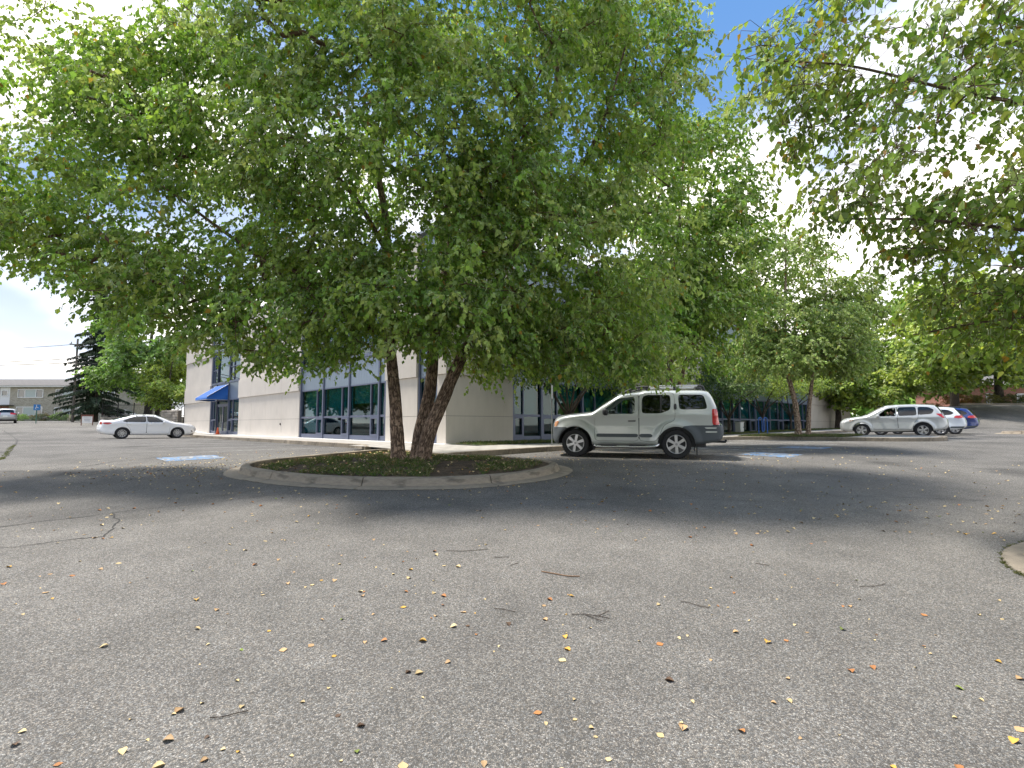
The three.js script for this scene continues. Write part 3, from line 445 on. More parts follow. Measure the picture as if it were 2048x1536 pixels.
  obj('interior', [box(s1 - s0, 0.05, inW * 2, -(s0 + s1) / 2, fy, 0), box(s1 - s0, c.belt - fy - 0.1, 0.03, -(s0 + s1) / 2, (c.belt + fy - 0.1) / 2, inW + 0.03), box(s1 - s0, c.belt - fy - 0.1, 0.03, -(s0 + s1) / 2, (c.belt + fy - 0.1) / 2, -inW - 0.03), box(0.4, c.belt - fy - 0.04, inW * 2, -s0 - 0.2, (c.belt + fy) / 2 - 0.03, 0, 0.05)], std([0.05, 0.05, 0.052], 0.85), car);
  const seatMat = std(c.seat ?? [0.10, 0.10, 0.10], 0.85), seat = (sx, z, w, name) => { const b = box(0.16, 0.62, w, 0, 0.31, 0, 0.06); b.rotateZ(0.2); b.translate(-sx - 0.28, c.belt - 0.62, z); obj(name, [box(0.52, 0.16, w, -sx, c.belt - 0.6, z, 0.06), b, box(0.1, 0.18, Math.min(w, 0.28), -sx - 0.42, c.belt + 0.1, z, 0.04)], seatMat, car); };
  const fs = c.seats[0]; seat(fs, 0.38, 0.5, 'seat'); seat(fs, -0.38, 0.5, 'seat'); seat(c.seats[1], 0, 1.25, 'rear_seat');
  const sw = new THREE.TorusGeometry(0.18, 0.016, 8, 24); sw.rotateY(Math.PI / 2); sw.rotateZ(-0.4); sw.translate(-(fs - 0.5), c.belt - 0.02, -0.38); obj('steering_wheel', sw, blackPlastic, car);
  for (const s of [c.front, c.rear]) for (const side of [1, -1]) wheelParts(car, c.radius, c.tyre ?? 0.23, c.spokes ?? 5, -s, side * (c.half - (c.tyre ?? 0.23) / 2 - 0.015), side, alloy, c.twin);
  for (const side of [1, -1]) { const mm = box(0.14, 0.16, 0.2, 0, 0, 0, 0.05); mm.translate(-c.mirror[0], c.mirror[1], side * (W(c.mirror[0], c.mirror[1]) + 0.12)); obj('wing_mirror', [mm, box(0.08, 0.04, 0.14, -c.mirror[0], c.mirror[1] - 0.07, side * (W(c.mirror[0], c.mirror[1]) + 0.03))], c.mirrorMat ?? c.paint, car); }
  obj('chassis', [box(c.rear - c.front + 0.5, 0.12, c.half * 1.3, -(c.front + c.rear) / 2, 0.3, 0), ...[c.front, c.rear].map((s) => rod(V(-s, c.radius, -c.half + 0.2), V(-s, c.radius, c.half - 0.2), 0.05))], blackPlastic, car);
  car.userData.W = undefined; car.W = W; return car;
}
// put a car by its wheels: (X, d) of its rear and front axle, on the sloping lot
function parkCar(car, c, rearXD, turn) {
  const [X, d] = rearXD, f = [X + Math.cos(turn) * (c.rear - c.front), d + Math.sin(turn) * (c.rear - c.front)];
  const yr = H(X, d), yf = H(...f), fx = f[0] - X, fd = f[1] - d, fwd = V(fx, yf - yr, -fd).normalize();
  const side0 = V(-fd, 0, -fx).normalize(), half = 0.8, mx = (X + f[0]) / 2, md = (d + f[1]) / 2; // a vector across the car
  const ya = H(mx + side0.x * half, md - side0.z * half), yb = H(mx - side0.x * half, md + side0.z * half), side = V(side0.x * 2 * half, ya - yb, side0.z * 2 * half).normalize();
  const up = V().copy(side).cross(fwd).normalize(); if (up.y < 0) up.negate();
  const z = V().copy(fwd).cross(up).normalize();
  const m = new THREE.Matrix4().makeBasis(fwd, up, z); car.quaternion.setFromRotationMatrix(m);
  const base = V(X, yr, -d).addScaledVector(fwd, c.rear); base.y += 0.002; car.position.copy(base);
}
const silver = paint([0.50, 0.53, 0.51], 0.25, 0.36), whiteP = paint([0.78, 0.78, 0.77]), silver2 = paint([0.50, 0.52, 0.52], 0.3, 0.34), paleWhite = paint([0.70, 0.74, 0.78]), blueP = paint([0.012, 0.035, 0.17], 0.35, 0.3), greySilver = paint([0.42, 0.43, 0.45], 0.5, 0.35);
const slate = std([0.075, 0.088, 0.098], 0.6);

// the boxy silver off-roader
{
  const c = { name: 'off_road_car', label: 'boxy silver off-road car with roof rack and grey bumpers beside the birch island', paint: silver, length: 4.54, height: 1.84, half: 0.915, belt: 1.16, tumble: 0.17, front: 0.66, rear: 3.36, radius: 0.382, arch: 0.475, tyre: 0.26, spokes: 6, cell: 0.028, flare: 0.05, flareWide: 0.2,
    taper: [0.16, 0.7, 0.07, 0.5], bulge: [0.12, 0.05], round: 0.08,
    outline: [[0.07, 0.36], [0.0, 0.50], [0.0, 0.80], [0.05, 0.97], [0.14, 1.07], [0.42, 1.135], [1.02, 1.20], [1.14, 1.22], [1.80, 1.67], [1.98, 1.735], [2.46, 1.78], [2.56, 1.82], [4.08, 1.80], [4.23, 1.73], [4.39, 1.34], [4.42, 0.93], [4.53, 0.86], [4.54, 0.62], [4.44, 0.46], [4.0, 0.40], [3.5, 0.36], [0.5, 0.34]],
    lower: slate, lower0: [[-0.2, 0], [-0.2, 0.815], [0.42, 0.83], [0.46, 0.75], [0.9, 0.2], [2.95, 0.2], [3.55, 0.86], [3.72, 0.885], [4.8, 0.885], [4.8, 0]],
    windows: [{ p: [[1.40, 1.19], [1.46, 1.30], [1.86, 1.615], [2.30, 1.66], [2.30, 1.19]], mat: clearGlass }, { p: [[2.48, 1.20], [2.98, 1.20], [3.23, 1.30], [3.23, 1.70], [2.56, 1.70], [2.48, 1.60]], mat: tintGlass }, { p: [[3.45, 1.30], [4.16, 1.31], [4.07, 1.69], [3.42, 1.70]], mat: tintGlass }],
    doors: [[[1.22, 0.46], [1.20, 1.0], [1.26, 1.24], [1.80, 1.66], [2.40, 1.73], [2.39, 0.46]], [[2.41, 0.46], [2.42, 1.74], [3.32, 1.76], [3.34, 1.02], [3.05, 0.90], [2.86, 0.46]]],
    handles: [[2.22, 1.0], null], handleMat: blackPlastic,
    lamps: [{ name: 'headlight', p: [[0.03, 0.83], [0.06, 0.98], [0.20, 1.01], [0.13, 0.84]], mat: amberLens }, { name: 'tail_light', p: [[4.26, 0.90], [4.26, 1.33], [4.41, 1.30], [4.45, 0.90]], mat: redLens }],
    trims: [{ name: 'side_moulding', p: [[1.26, 0.56], [1.26, 0.655], [2.375, 0.655], [2.375, 0.56]], mat: slate, off: 0.02 }, { name: 'side_moulding', p: [[2.415, 0.56], [2.415, 0.655], [2.72, 0.655], [2.76, 0.60], [2.72, 0.56]], mat: slate, off: 0.02 }, { name: 'window_bar', p: [[2.965, 1.21], [2.965, 1.70], [3.0, 1.70], [3.0, 1.22]], mat: blackPlastic, off: 0.003 }, { name: 'vent', p: [[3.31, 1.30], [3.31, 1.46], [3.385, 1.46], [3.385, 1.30]], mat: blackPlastic, off: 0.012 }, { name: 'bumper_step', p: [[4.08, 0.70], [4.08, 0.735], [4.38, 0.735], [4.38, 0.70]], mat: silver, off: 0.03 }, { name: 'bumper_step', p: [[4.06, 0.80], [4.06, 0.835], [4.38, 0.835], [4.38, 0.80]], mat: silver, off: 0.03 }, { name: 'fuel_flap', p: [[3.62, 0.92], [3.64, 1.10], [3.80, 1.10], [3.86, 1.0], [3.86, 0.92]], mat: silver, off: 0.006 }],
    cab: [1.2, 4.1], seats: [2.1, 2.95], mirror: [1.52, 1.24], mirrorMat: blackPlastic, seat: [0.13, 0.13, 0.125],
    cover: (s, y, u) => { if (s > 1.1 && s < 1.84 && y > 1.2 && u < 0.93) return 'windshield'; if (s > 4.2 && y > 1.33 && y < 1.74 && u < 0.86) return 'rear_window'; if (s < 0.12 && y > 0.84 && y < 1.02) return u > 0.72 ? 'headlight' : u < 0.6 ? 'grille' : 'paint'; if (y < 0.42) return 'under'; if (s < 0.3 && y < 0.83) return 'lower'; if (s > 4 && y < 0.885) return 'lower'; return 'paint'; } };
  const car = makeCar(c); parkCar(car, c, [4.61, 14.69], Math.PI - rad(17));
  const hw = 0.915; // rack, steps, flaps, hitch
  const rackM = std([0.5, 0.5, 0.5], 0.35, { metalness: 0.7 });
  const rack = new THREE.Group(); rack.name = 'roof_rack'; car.add(rack);
  for (const s of [1, -1]) {
    obj('rack_rail', tube([V(-2.62, 1.93, s * 0.56), V(-3.1, 1.945, s * 0.56), V(-3.95, 1.94, s * 0.56)], 0.026, 8), rackM, rack);
    obj('rack_foot', [tube([V(-1.98, 1.76, s * 0.60), V(-2.2, 1.87, s * 0.58), V(-2.45, 1.925, s * 0.56), V(-2.66, 1.93, s * 0.56)], 0.035, 8), tube([V(-3.93, 1.94, s * 0.56), V(-4.04, 1.92, s * 0.56), V(-4.10, 1.80, s * 0.57)], 0.036, 8), rod(V(-2.62, 1.80, s * 0.57), V(-2.6, 1.93, s * 0.56), 0.03), rod(V(-3.35, 1.80, s * 0.57), V(-3.33, 1.94, s * 0.56), 0.03)], blackPlastic, rack);
  }
  obj('rack_bar', [-2.35, -2.9, -3.4, -3.9].map((x) => box(0.05, 0.03, 1.12, x, 1.925, 0, 0.01)), blackPlastic, rack);
  obj('rack_wind_fairing', [box(0.28, 0.05, 1.0, -2.05, 1.83, 0, 0.02)], blackPlastic, rack);
  for (const s of [1, -1]) {
    obj('side_step', tube([V(-1.18, 0.36, s * 0.86), V(-1.24, 0.315, s * 0.93), V(-1.9, 0.305, s * 0.94), V(-2.7, 0.315, s * 0.94), V(-2.84, 0.33, s * 0.92), V(-2.9, 0.37, s * 0.86)], 0.038, 8, false, 24), std([0.6, 0.6, 0.6], 0.25, { metalness: 0.9 }), car);
    obj('step_pad', [box(0.42, 0.03, 0.1, -1.6, 0.338, s * 0.93), box(0.42, 0.03, 0.1, -2.35, 0.345, s * 0.93)], blackPlastic, car);
    obj('mud_flap', [box(0.02, 0.32, 0.26, -1.17, 0.36, s * 0.8)], blackPlastic, car); obj('mud_flap', [box(0.02, 0.4, 0.26, -3.87, 0.3, s * 0.8)], blackPlastic, car);
  }
  obj('tow_hitch', [rod(V(-3.9, 0.42, 0), V(-4.66, 0.42, 0), 0.03), new THREE.SphereGeometry(0.035, 10, 8).translate(-4.66, 0.45, 0)], darkMetal, car);
  obj('tail_door_handle', box(0.05, 0.05, 0.2, -4.44, 1.12, 0), blackPlastic, car);
  obj('roof_lamp', [0.36, -0.36].map((z) => new THREE.SphereGeometry(0.06, 10, 8).scale(1, 0.9, 1).translate(-1.96, 1.80, z)), std([0.2, 0.2, 0.2], 0.4), car);
}
// the white saloon
{
  const c = { name: 'saloon_car', label: 'white four-door saloon parked nose in towards the blue awning', paint: whiteP, length: 4.87, height: 1.47, half: 0.915, belt: 0.93, tumble: 0.36, front: 0.97, rear: 3.80, radius: 0.335, arch: 0.385, tyre: 0.22, spokes: 10, cell: 0.04, taper: [0.2, 0.8, 0.16, 0.8], bulge: [0.2, 0.12], round: 0.16,
    outline: [[0.16, 0.20], [0.03, 0.36], [0.0, 0.55], [0.10, 0.72], [0.32, 0.82], [0.8, 0.92], [1.26, 0.985], [1.66, 1.21], [2.12, 1.40], [2.55, 1.455], [2.95, 1.45], [3.45, 1.36], [4.0, 1.17], [4.32, 1.09], [4.66, 1.09], [4.75, 1.02], [4.80, 0.82], [4.87, 0.66], [4.86, 0.46], [4.70, 0.30], [4.3, 0.24], [2.4, 0.20]],
    windows: [{ p: [[1.66, 1.0], [1.78, 1.10], [2.14, 1.32], [2.56, 1.375], [2.56, 1.0]], mat: tintGlass }, { p: [[2.64, 1.0], [2.64, 1.375], [3.1, 1.345], [3.5, 1.245], [3.82, 1.08], [3.74, 1.02]], mat: tintGlass }],
    doors: [[[1.42, 0.30], [1.38, 0.8], [1.5, 0.97], [2.14, 1.36], [2.58, 1.42], [2.60, 0.30]], [[2.62, 0.30], [2.60, 1.42], [3.1, 1.39], [3.55, 1.22], [3.62, 0.85], [3.42, 0.62], [3.36, 0.30]]], handles: [[2.42, 0.86], [3.48, 0.89]],
    lamps: [{ name: 'headlight', p: [[0.05, 0.64], [0.16, 0.74], [0.52, 0.82], [0.40, 0.70]], mat: clearLens }, { name: 'tail_light', p: [[4.30, 0.93], [4.42, 1.0], [4.72, 1.0], [4.75, 0.90], [4.5, 0.86]], mat: redLens }], trims: [{ name: 'fog_light', p: [[0.10, 0.38], [0.12, 0.46], [0.24, 0.50], [0.20, 0.40]], mat: blackPlastic, off: 0.004 }],
    cab: [1.4, 3.8], seats: [2.2, 3.1], mirror: [1.72, 1.0], seat: [0.08, 0.08, 0.08],
    cover: (s, y, u) => { if (s > 1.28 && s < 2.10 && y > 0.98 && u < 0.93) return 'windshield'; if (s > 3.42 && s < 4.26 && y > 1.09 && u < 0.9) return 'rear_window'; if (s < 0.2 && y > 0.42 && y < 0.74) return u < 0.5 ? 'grille' : u > 0.72 && y > 0.62 ? 'headlight' : 'paint'; if (s > 4.6 && y > 0.86 && y < 1.0 && u > 0.5) return 'tail_light'; if (s > 4.6 && y > 0.7 && y < 0.84 && u < 0.24) return 'plate'; if (y < 0.26) return 'under'; return 'paint'; } };
  parkCar(makeCar(c), c, [-24.06, 32.1], rad(42));
}
// the silver estate with its driver
const estate = { name: 'estate_car', label: 'silver sport estate car with driver and lowered window', paint: silver2, length: 4.60, height: 1.70, half: 0.905, belt: 1.02, tumble: 0.26, front: 0.92, rear: 3.58, radius: 0.352, arch: 0.42, tyre: 0.23, spokes: 5, twin: true, cell: 0.04, flare: 0.035, taper: [0.2, 0.8, 0.14, 0.6], bulge: [0.16, 0.1], round: 0.13,
  outline: [[0.14, 0.30], [0.02, 0.42], [0.0, 0.66], [0.08, 0.84], [0.28, 0.96], [0.7, 1.04], [1.16, 1.10], [1.60, 1.38], [2.02, 1.60], [2.5, 1.675], [3.2, 1.69], [3.95, 1.64], [4.18, 1.56], [4.36, 1.22], [4.48, 0.98], [4.58, 0.84], [4.60, 0.56], [4.48, 0.38], [4.1, 0.32], [2.2, 0.27]],
  windows: [{ p: [[1.62, 1.09], [1.72, 1.19], [2.08, 1.50], [2.48, 1.56], [2.48, 1.09]], mat: tintGlass, open: true }, { p: [[2.58, 1.10], [2.58, 1.57], [3.34, 1.57], [3.36, 1.12]], mat: tintGlass }, { p: [[3.44, 1.14], [3.42, 1.57], [3.86, 1.54], [4.10, 1.40], [3.98, 1.18]], mat: tintGlass }],
  doors: [[[1.44, 0.40], [1.40, 0.9], [1.48, 1.08], [2.05, 1.56], [2.52, 1.62], [2.54, 0.40]], [[2.56, 0.40], [2.54, 1.62], [3.40, 1.62], [3.42, 1.0], [3.22, 0.72], [3.14, 0.40]]], handles: [[2.36, 0.94], [3.26, 0.97]],
  lamps: [{ name: 'headlight', p: [[0.06, 0.76], [0.14, 0.90], [0.58, 0.96], [0.50, 0.82]], mat: clearLens }, { name: 'indicator', p: [[0.36, 0.83], [0.40, 0.94], [0.56, 0.955], [0.50, 0.84]], mat: amberLens }, { name: 'tail_light', p: [[4.12, 1.20], [4.34, 1.20], [4.50, 0.98], [4.44, 0.94]], mat: redLens }], trims: [{ name: 'sill_strip', p: [[1.5, 0.42], [1.5, 0.47], [3.1, 0.47], [3.1, 0.42]], mat: silver2, off: 0.02 }],
  cab: [1.4, 4.0], seats: [2.18, 3.0], mirror: [1.70, 1.10], seat: [0.11, 0.11, 0.11],
  cover: (s, y, u) => { if (s > 1.18 && s < 2.0 && y > 1.1 && u < 0.93) return 'windshield'; if (s > 4.14 && y > 1.2 && y < 1.56 && u < 0.84) return 'rear_window'; if (s < 0.2 && y > 0.5 && y < 0.86) return u < 0.55 ? 'grille' : u > 0.72 && y > 0.74 ? 'headlight' : 'paint'; if (s > 4.3 && y > 0.96 && y < 1.2 && u > 0.85) return 'tail_light'; if (s > 4.4 && y > 0.7 && y < 0.84 && u < 0.24) return 'plate'; if (y < 0.36) return 'under'; return 'paint'; } };
const estateCar = makeCar(estate); parkCar(estateCar, estate, [21.9, 27.85], Math.PI - rad(36));
// two estate wagons beyond it
const wagon = (label, p, name) => ({ ...estate, name, label, paint: p, length: 4.80, height: 1.62, half: 0.92, belt: 0.98, front: 0.95, rear: 3.70, radius: 0.345, arch: 0.40, flare: 0.02, spokes: 5,
  outline: [[0.14, 0.26], [0.02, 0.40], [0.0, 0.62], [0.10, 0.80], [0.35, 0.90], [0.8, 0.97], [1.26, 1.03], [1.72, 1.30], [2.12, 1.50], [2.6, 1.57], [3.4, 1.585], [4.16, 1.53], [4.36, 1.45], [4.58, 1.12], [4.66, 1.0], [4.76, 0.84], [4.80, 0.60], [4.70, 0.40], [4.3, 0.32], [2.2, 0.26]],
  windows: [{ p: [[1.72, 1.04], [1.84, 1.14], [2.18, 1.40], [2.56, 1.46], [2.56, 1.04]], mat: tintGlass }, { p: [[2.66, 1.05], [2.66, 1.465], [3.44, 1.47], [3.50, 1.08]], mat: tintGlass }, { p: [[3.58, 1.10], [3.54, 1.465], [4.06, 1.43], [4.34, 1.24], [4.20, 1.14]], mat: tintGlass }],
  doors: [[[1.48, 0.36], [1.44, 0.85], [1.56, 1.02], [2.14, 1.45], [2.60, 1.52], [2.62, 0.36]], [[2.64, 0.36], [2.62, 1.52], [3.50, 1.52], [3.54, 0.95], [3.30, 0.66], [3.24, 0.36]]], handles: [[2.42, 0.90], [3.36, 0.93]],
  lamps: [{ name: 'headlight', p: [[0.06, 0.70], [0.16, 0.82], [0.62, 0.90], [0.5, 0.78]], mat: clearLens }, { name: 'tail_light', p: [[4.28, 0.98], [4.36, 1.10], [4.62, 1.10], [4.70, 0.96], [4.5, 0.93]], mat: redLens }],
  trims: [{ name: 'bumper_band', p: [[4.1, 0.40], [4.12, 0.50], [4.78, 0.50], [4.74, 0.40]], mat: slate, off: 0.008 }], cab: [1.5, 4.2], seats: [2.25, 3.1], mirror: [1.78, 1.06],
  cover: (s, y, u) => { if (s > 1.3 && s < 2.1 && y > 1.02 && u < 0.93) return 'windshield'; if (s > 4.34 && y > 1.12 && y < 1.46 && u < 0.86) return 'rear_window'; if (s < 0.2 && y > 0.46 && y < 0.82) return u < 0.55 ? 'grille' : u > 0.72 && y > 0.68 ? 'headlight' : 'paint'; if (s > 4.5 && y > 0.95 && y < 1.12 && u > 0.6) return 'tail_light'; if (s > 4.5 && y > 0.7 && y < 0.82 && u < 0.24) return 'plate'; if (y < 0.34) return 'under'; return 'paint'; } });
{ const c = wagon('pale bluish white wagon between the silver estate car and the dark blue wagon', paleWhite, 'wagon_car'); parkCar(makeCar(c), c, [24.5, 29.85], Math.PI - rad(38)); }
{ const c = wagon('dark blue wagon with roof rails at the end of the parked row', blueP, 'wagon_car'), car = makeCar(c); parkCar(car, c, [26.95, 31.8], Math.PI - rad(38)); for (const s of [1, -1]) obj('roof_rail', tube([V(-2.3, 1.56, s * 0.58), V(-2.5, 1.63, s * 0.57), V(-3.4, 1.65, s * 0.57), V(-4.1, 1.6, s * 0.57), V(-4.2, 1.54, s * 0.58)], 0.022, 6), blackPlastic, car); }
// the grey one seen from behind at the far side of the lot, and two on the street beyond the fence
{ const c = { ...wagon('grey sport utility car seen from behind before the stone apartment block', greySilver, 'utility_car'), cell: 0.06 }; parkCar(makeCar(c), c, [-56.0, 57.6], rad(133)); }
{ const c = { ...wagon('white car behind the black metal fence', whiteP, 'street_car'), cell: 0.08 }; parkCar(makeCar(c), c, [-53.5, 70], rad(8)); }
// ───────── trees ─────────
// leaf blades: pointed ovals folded along the midrib; unit length along +y, face to +z
function leafGeo(wide, fold = 0.12, droop = 0.1) {
  const pos = [0, 0, 0, 0, 0.55, -0.02, 0, 1, -droop, -wide * 0.5, 0.30, fold, -wide * 0.36, 0.68, fold * 0.4, wide * 0.5, 0.30, fold, wide * 0.36, 0.68, fold * 0.4];
  return quadsGeo(pos, [0, 1, 3, 3, 1, 4, 4, 1, 2, 0, 5, 1, 5, 6, 1, 6, 2, 1]);
}
function leafFour(wide, fold = 0.1) { return quadsGeo([0, 0, 0, -wide * 0.5, 0.4, fold, wide * 0.5, 0.4, fold, 0, 0.45, -0.01, 0, 1, -0.08], [0, 3, 1, 1, 3, 4, 0, 2, 3, 2, 4, 3]); }
const leafSmall = (wide) => quadsGeo([0, 0, 0, -wide * 0.5, 0.42, 0.1, wide * 0.5, 0.42, 0.1, 0, 1, 0], [0, 2, 1, 1, 2, 3]);
// grows a tree: stems are given as polylines, twig clusters are spread through the lobes and joined to the nearest wood
function growTree(o) {
  const R = rng(o.seed), rr = (a, b) => a + (b - a) * R(), tree = o.into ?? thing(o.name, o.label, o.category ?? 'tree', [o.at.x, o.at.y, o.at.z], 0, o.group);
  const nodes = []; // {p, parent, r, load}
  const stemEnds = [];
  for (const s of o.stems) {
    const c = new THREE.CatmullRomCurve3(s.pts.map((p) => V(...p)), false, 'centripetal'), n = Math.max(6, Math.round(c.getLength() / 0.35)); let prev = -1;
    for (let i = 0; i <= n; i++) { nodes.push({ p: c.getPointAt(i / n), parent: prev, stem: s, t: i / n, load: 0, low: s.bare ? c.getPointAt(i / n).y < s.bare : false }); prev = nodes.length - 1; }
    stemEnds.push(prev);
    // trunk mesh: displaced tube
    const seg = o.trunkSeg ?? 18, m = Math.round(c.getLength() / (o.trunkStep ?? 0.12)), fr = c.computeFrenetFrames(m), pos = [], uv = [], idx = []; let run = 0;
    for (let i = 0; i <= m; i++) {
      const t = i / m, p = c.getPointAt(t), rad0 = lerp(s.r0, s.r1, Math.pow(t, 0.8)) * (1 + (s.flare ?? 0.35) * Math.exp(-t * c.getLength() / 0.22)); run = t * c.getLength();
      for (let k = 0; k <= seg; k++) { const a = (k % seg) / seg * 2 * Math.PI, ca = Math.cos(a), sa = Math.sin(a), bump = 1 + (o.rough ?? 0.14) * (fbm(ca * 2.2 + 7, run * 1.3 + sa * 2.2, o.seed, 3) - 0.5) + (o.rough ?? 0.14) * 0.7 * (vnoise(a * 2.4, run * 4, o.seed + 3) - 0.5), q = rad0 * bump, N = fr.normals[i], B = fr.binormals[i]; pos.push(p.x + q * (N.x * ca + B.x * sa), p.y + q * (N.y * ca + B.y * sa), p.z + q * (N.z * ca + B.z * sa)); uv.push(k / seg * Math.max(1, Math.round(6.28 * s.r0 * 1.4)), run * 0.9); }
    }
    for (let i = 0; i < m; i++) for (let k = 0; k < seg; k++) { const a = i * (seg + 1) + k; idx.push(a, a + 1, a + seg + 1, a + 1, a + seg + 2, a + seg + 1); }
    obj('trunk', quadsGeo(pos, idx, uv), o.bark, tree);
  }
  // cluster centres; with pads, each lobe is broken into leafy masses with gaps between them
  const pts = [];
  const lobes = !o.pads ? o.lobes : o.lobes.flatMap((L) => { const k = Math.max(1, Math.round(L.n / o.pads)), out = []; let tries = 0; while (out.length < k && tries++ < 600) { const u = V(R() * 2 - 1, R() * 2 - 1, R() * 2 - 1), l = u.length(); if (l > 1 || l < 0.1) continue; u.multiplyScalar(Math.pow(l, 0.45) / l); const c = [0, 1, 2].map((q) => L.c[q] + u.getComponent(q) * Math.max(0.1, L.r[q] - (q === 1 ? 0.35 : 0.55))), sz = o.padSize * rr(0.75, 1.25); if (out.some((b) => Math.hypot(b.c[0] - c[0], (b.c[1] - c[1]) * 1.4, b.c[2] - c[2]) < o.padSize * 0.95)) continue; out.push({ c, r: [sz, sz * 0.62, sz], n: Math.round(o.pads * rr(0.8, 1.2)) }); } return out; });
  for (const L of lobes) {
    const cell = L.gap ?? o.gap; let tries = 0, got = 0;
    while (got < L.n && tries++ < L.n * 30) {
      const u = V(R() * 2 - 1, R() * 2 - 1, R() * 2 - 1), l = u.length(); if (l > 1 || l < 0.05) continue;
      u.multiplyScalar(Math.pow(l, o.shell ?? 0.45) / l);
      const p = V(L.c[0] + u.x * L.r[0], L.c[1] + u.y * L.r[1], L.c[2] + u.z * L.r[2]); p.y += 0;
      if (o.keep && !o.keep(p)) continue;
      if (pts.some((q) => q.distanceToSquared(p) < cell * cell)) continue; pts.push(p); got++;
    }
  }
  // join, nearest to the wood first
  const live = nodes.map((n, i) => i).filter((i) => !nodes[i].low);
  const best = pts.map((p) => { let b = -1, bd = 1e9; for (const i of live) { const q = nodes[i].p, dy = p.y - q.y, d = q.distanceTo(p) + (dy < 0 ? -dy * 0.5 : 0); if (d < bd) { bd = d; b = i; } } return [bd, b]; });
  const left = new Set(pts.map((_, i) => i)), tips = [];
  while (left.size) {
    let k = -1, kd = 1e9; for (const i of left) if (best[i][0] < kd) { kd = best[i][0]; k = i; }
    left.delete(k);
    let from = best[k][1]; const a = nodes[from].p, b = pts[k], len = a.distanceTo(b), n = Math.max(1, Math.round(len / 0.45)), first = nodes.length;
    const up = (o.arch ?? 0.18) * len, side = V(rr(-1, 1), rr(-0.4, 0.4), rr(-1, 1)).multiplyScalar(0.09 * len);
    for (let i = 1; i <= n; i++) { const t = i / n, w = Math.sin(Math.PI * t); const p = a.clone().lerp(b, t); p.y += up * w; p.addScaledVector(side, w); nodes.push({ p, parent: from, load: 0 }); from = nodes.length - 1; }
    tips.push(from);
    for (const i of left) for (let q = first; q < nodes.length; q++) { const dy = pts[i].y - nodes[q].p.y, d = nodes[q].p.distanceTo(pts[i]) * 1.06 + (dy < 0 ? -dy * 0.4 : 0); if (d < best[i][0]) best[i] = [d, q]; }
  }
  for (let i = nodes.length - 1; i >= 0; i--) { const n = nodes[i]; if (n.load === 0) n.load = 1; if (n.parent >= 0) nodes[n.parent].load += n.load * 0.98; }
  // wood: chains from junction to tip
  const kids = new Map(); nodes.forEach((n, i) => { if (n.parent >= 0 && !n.stem) { if (!kids.has(n.parent)) kids.set(n.parent, []); kids.get(n.parent).push(i); } });
  const rOf = (n) => Math.min(o.limbMax ?? 0.12, (o.tipR ?? 0.006) * Math.pow(n.load, o.pipe ?? 0.52));
  const pos = [], idx = [];
  const ring = (p, dir, r, seg) => { const a = Math.abs(dir.y) < 0.9 ? V(0, 1, 0) : V(1, 0, 0), u = a.cross(dir).normalize(), v = dir.clone().cross(u), o2 = pos.length / 3; for (let k = 0; k < seg; k++) { const t = k / seg * 2 * Math.PI; pos.push(p.x + r * (u.x * Math.cos(t) + v.x * Math.sin(t)), p.y + r * (u.y * Math.cos(t) + v.y * Math.sin(t)), p.z + r * (u.z * Math.cos(t) + v.z * Math.sin(t))); } return o2; };
  const chainTube = (ch, seg) => { let last = -1; ch.forEach(([p, r], i) => { const dir = (ch[Math.min(i + 1, ch.length - 1)][0]).clone().sub(ch[Math.max(i - 1, 0)][0]).normalize(), o2 = ring(p, dir, r, seg); if (last >= 0) for (let k = 0; k < seg; k++) { const a = last + k, b = last + (k + 1) % seg, c = o2 + k, d = o2 + (k + 1) % seg; idx.push(a, b, c, b, d, c); } last = o2; }); };
  const starts = []; nodes.forEach((n, i) => { for (const c of kids.get(i) ?? []) { const sib = kids.get(i), main = !n.stem && c === sib.reduce((x, y) => (nodes[x].load >= nodes[y].load ? x : y)); if (!main) starts.push([i, c]); } });
  for (const [i, c] of starts) { const ch = [[nodes[i].p, rOf(nodes[c]) * 1.15]]; let q = c; for (;;) { ch.push([nodes[q].p, rOf(nodes[q])]); const ks = kids.get(q); if (!ks) break; q = ks.reduce((x, y) => (nodes[x].load >= nodes[y].load ? x : y)); } chainTube(ch, ch[0][1] > 0.03 ? 7 : 4); }
  // twigs and leaves
  const LM = [], LC = [], q4 = new THREE.Quaternion(), m4 = new THREE.Matrix4(), sc = V(), mid = V(...(o.middle ?? o.lobes[0].c));
  const tilt = (dir, face) => { const y = dir.clone().normalize(), z = face.clone().addScaledVector(y, -face.dot(y)); if (z.lengthSq() < 1e-6) z.set(1, 0, 0); z.normalize(); const x = y.clone().cross(z); return new THREE.Matrix4().makeBasis(x, y, z); };
  const tones = o.tones, yel = o.yellow ?? 0.012;
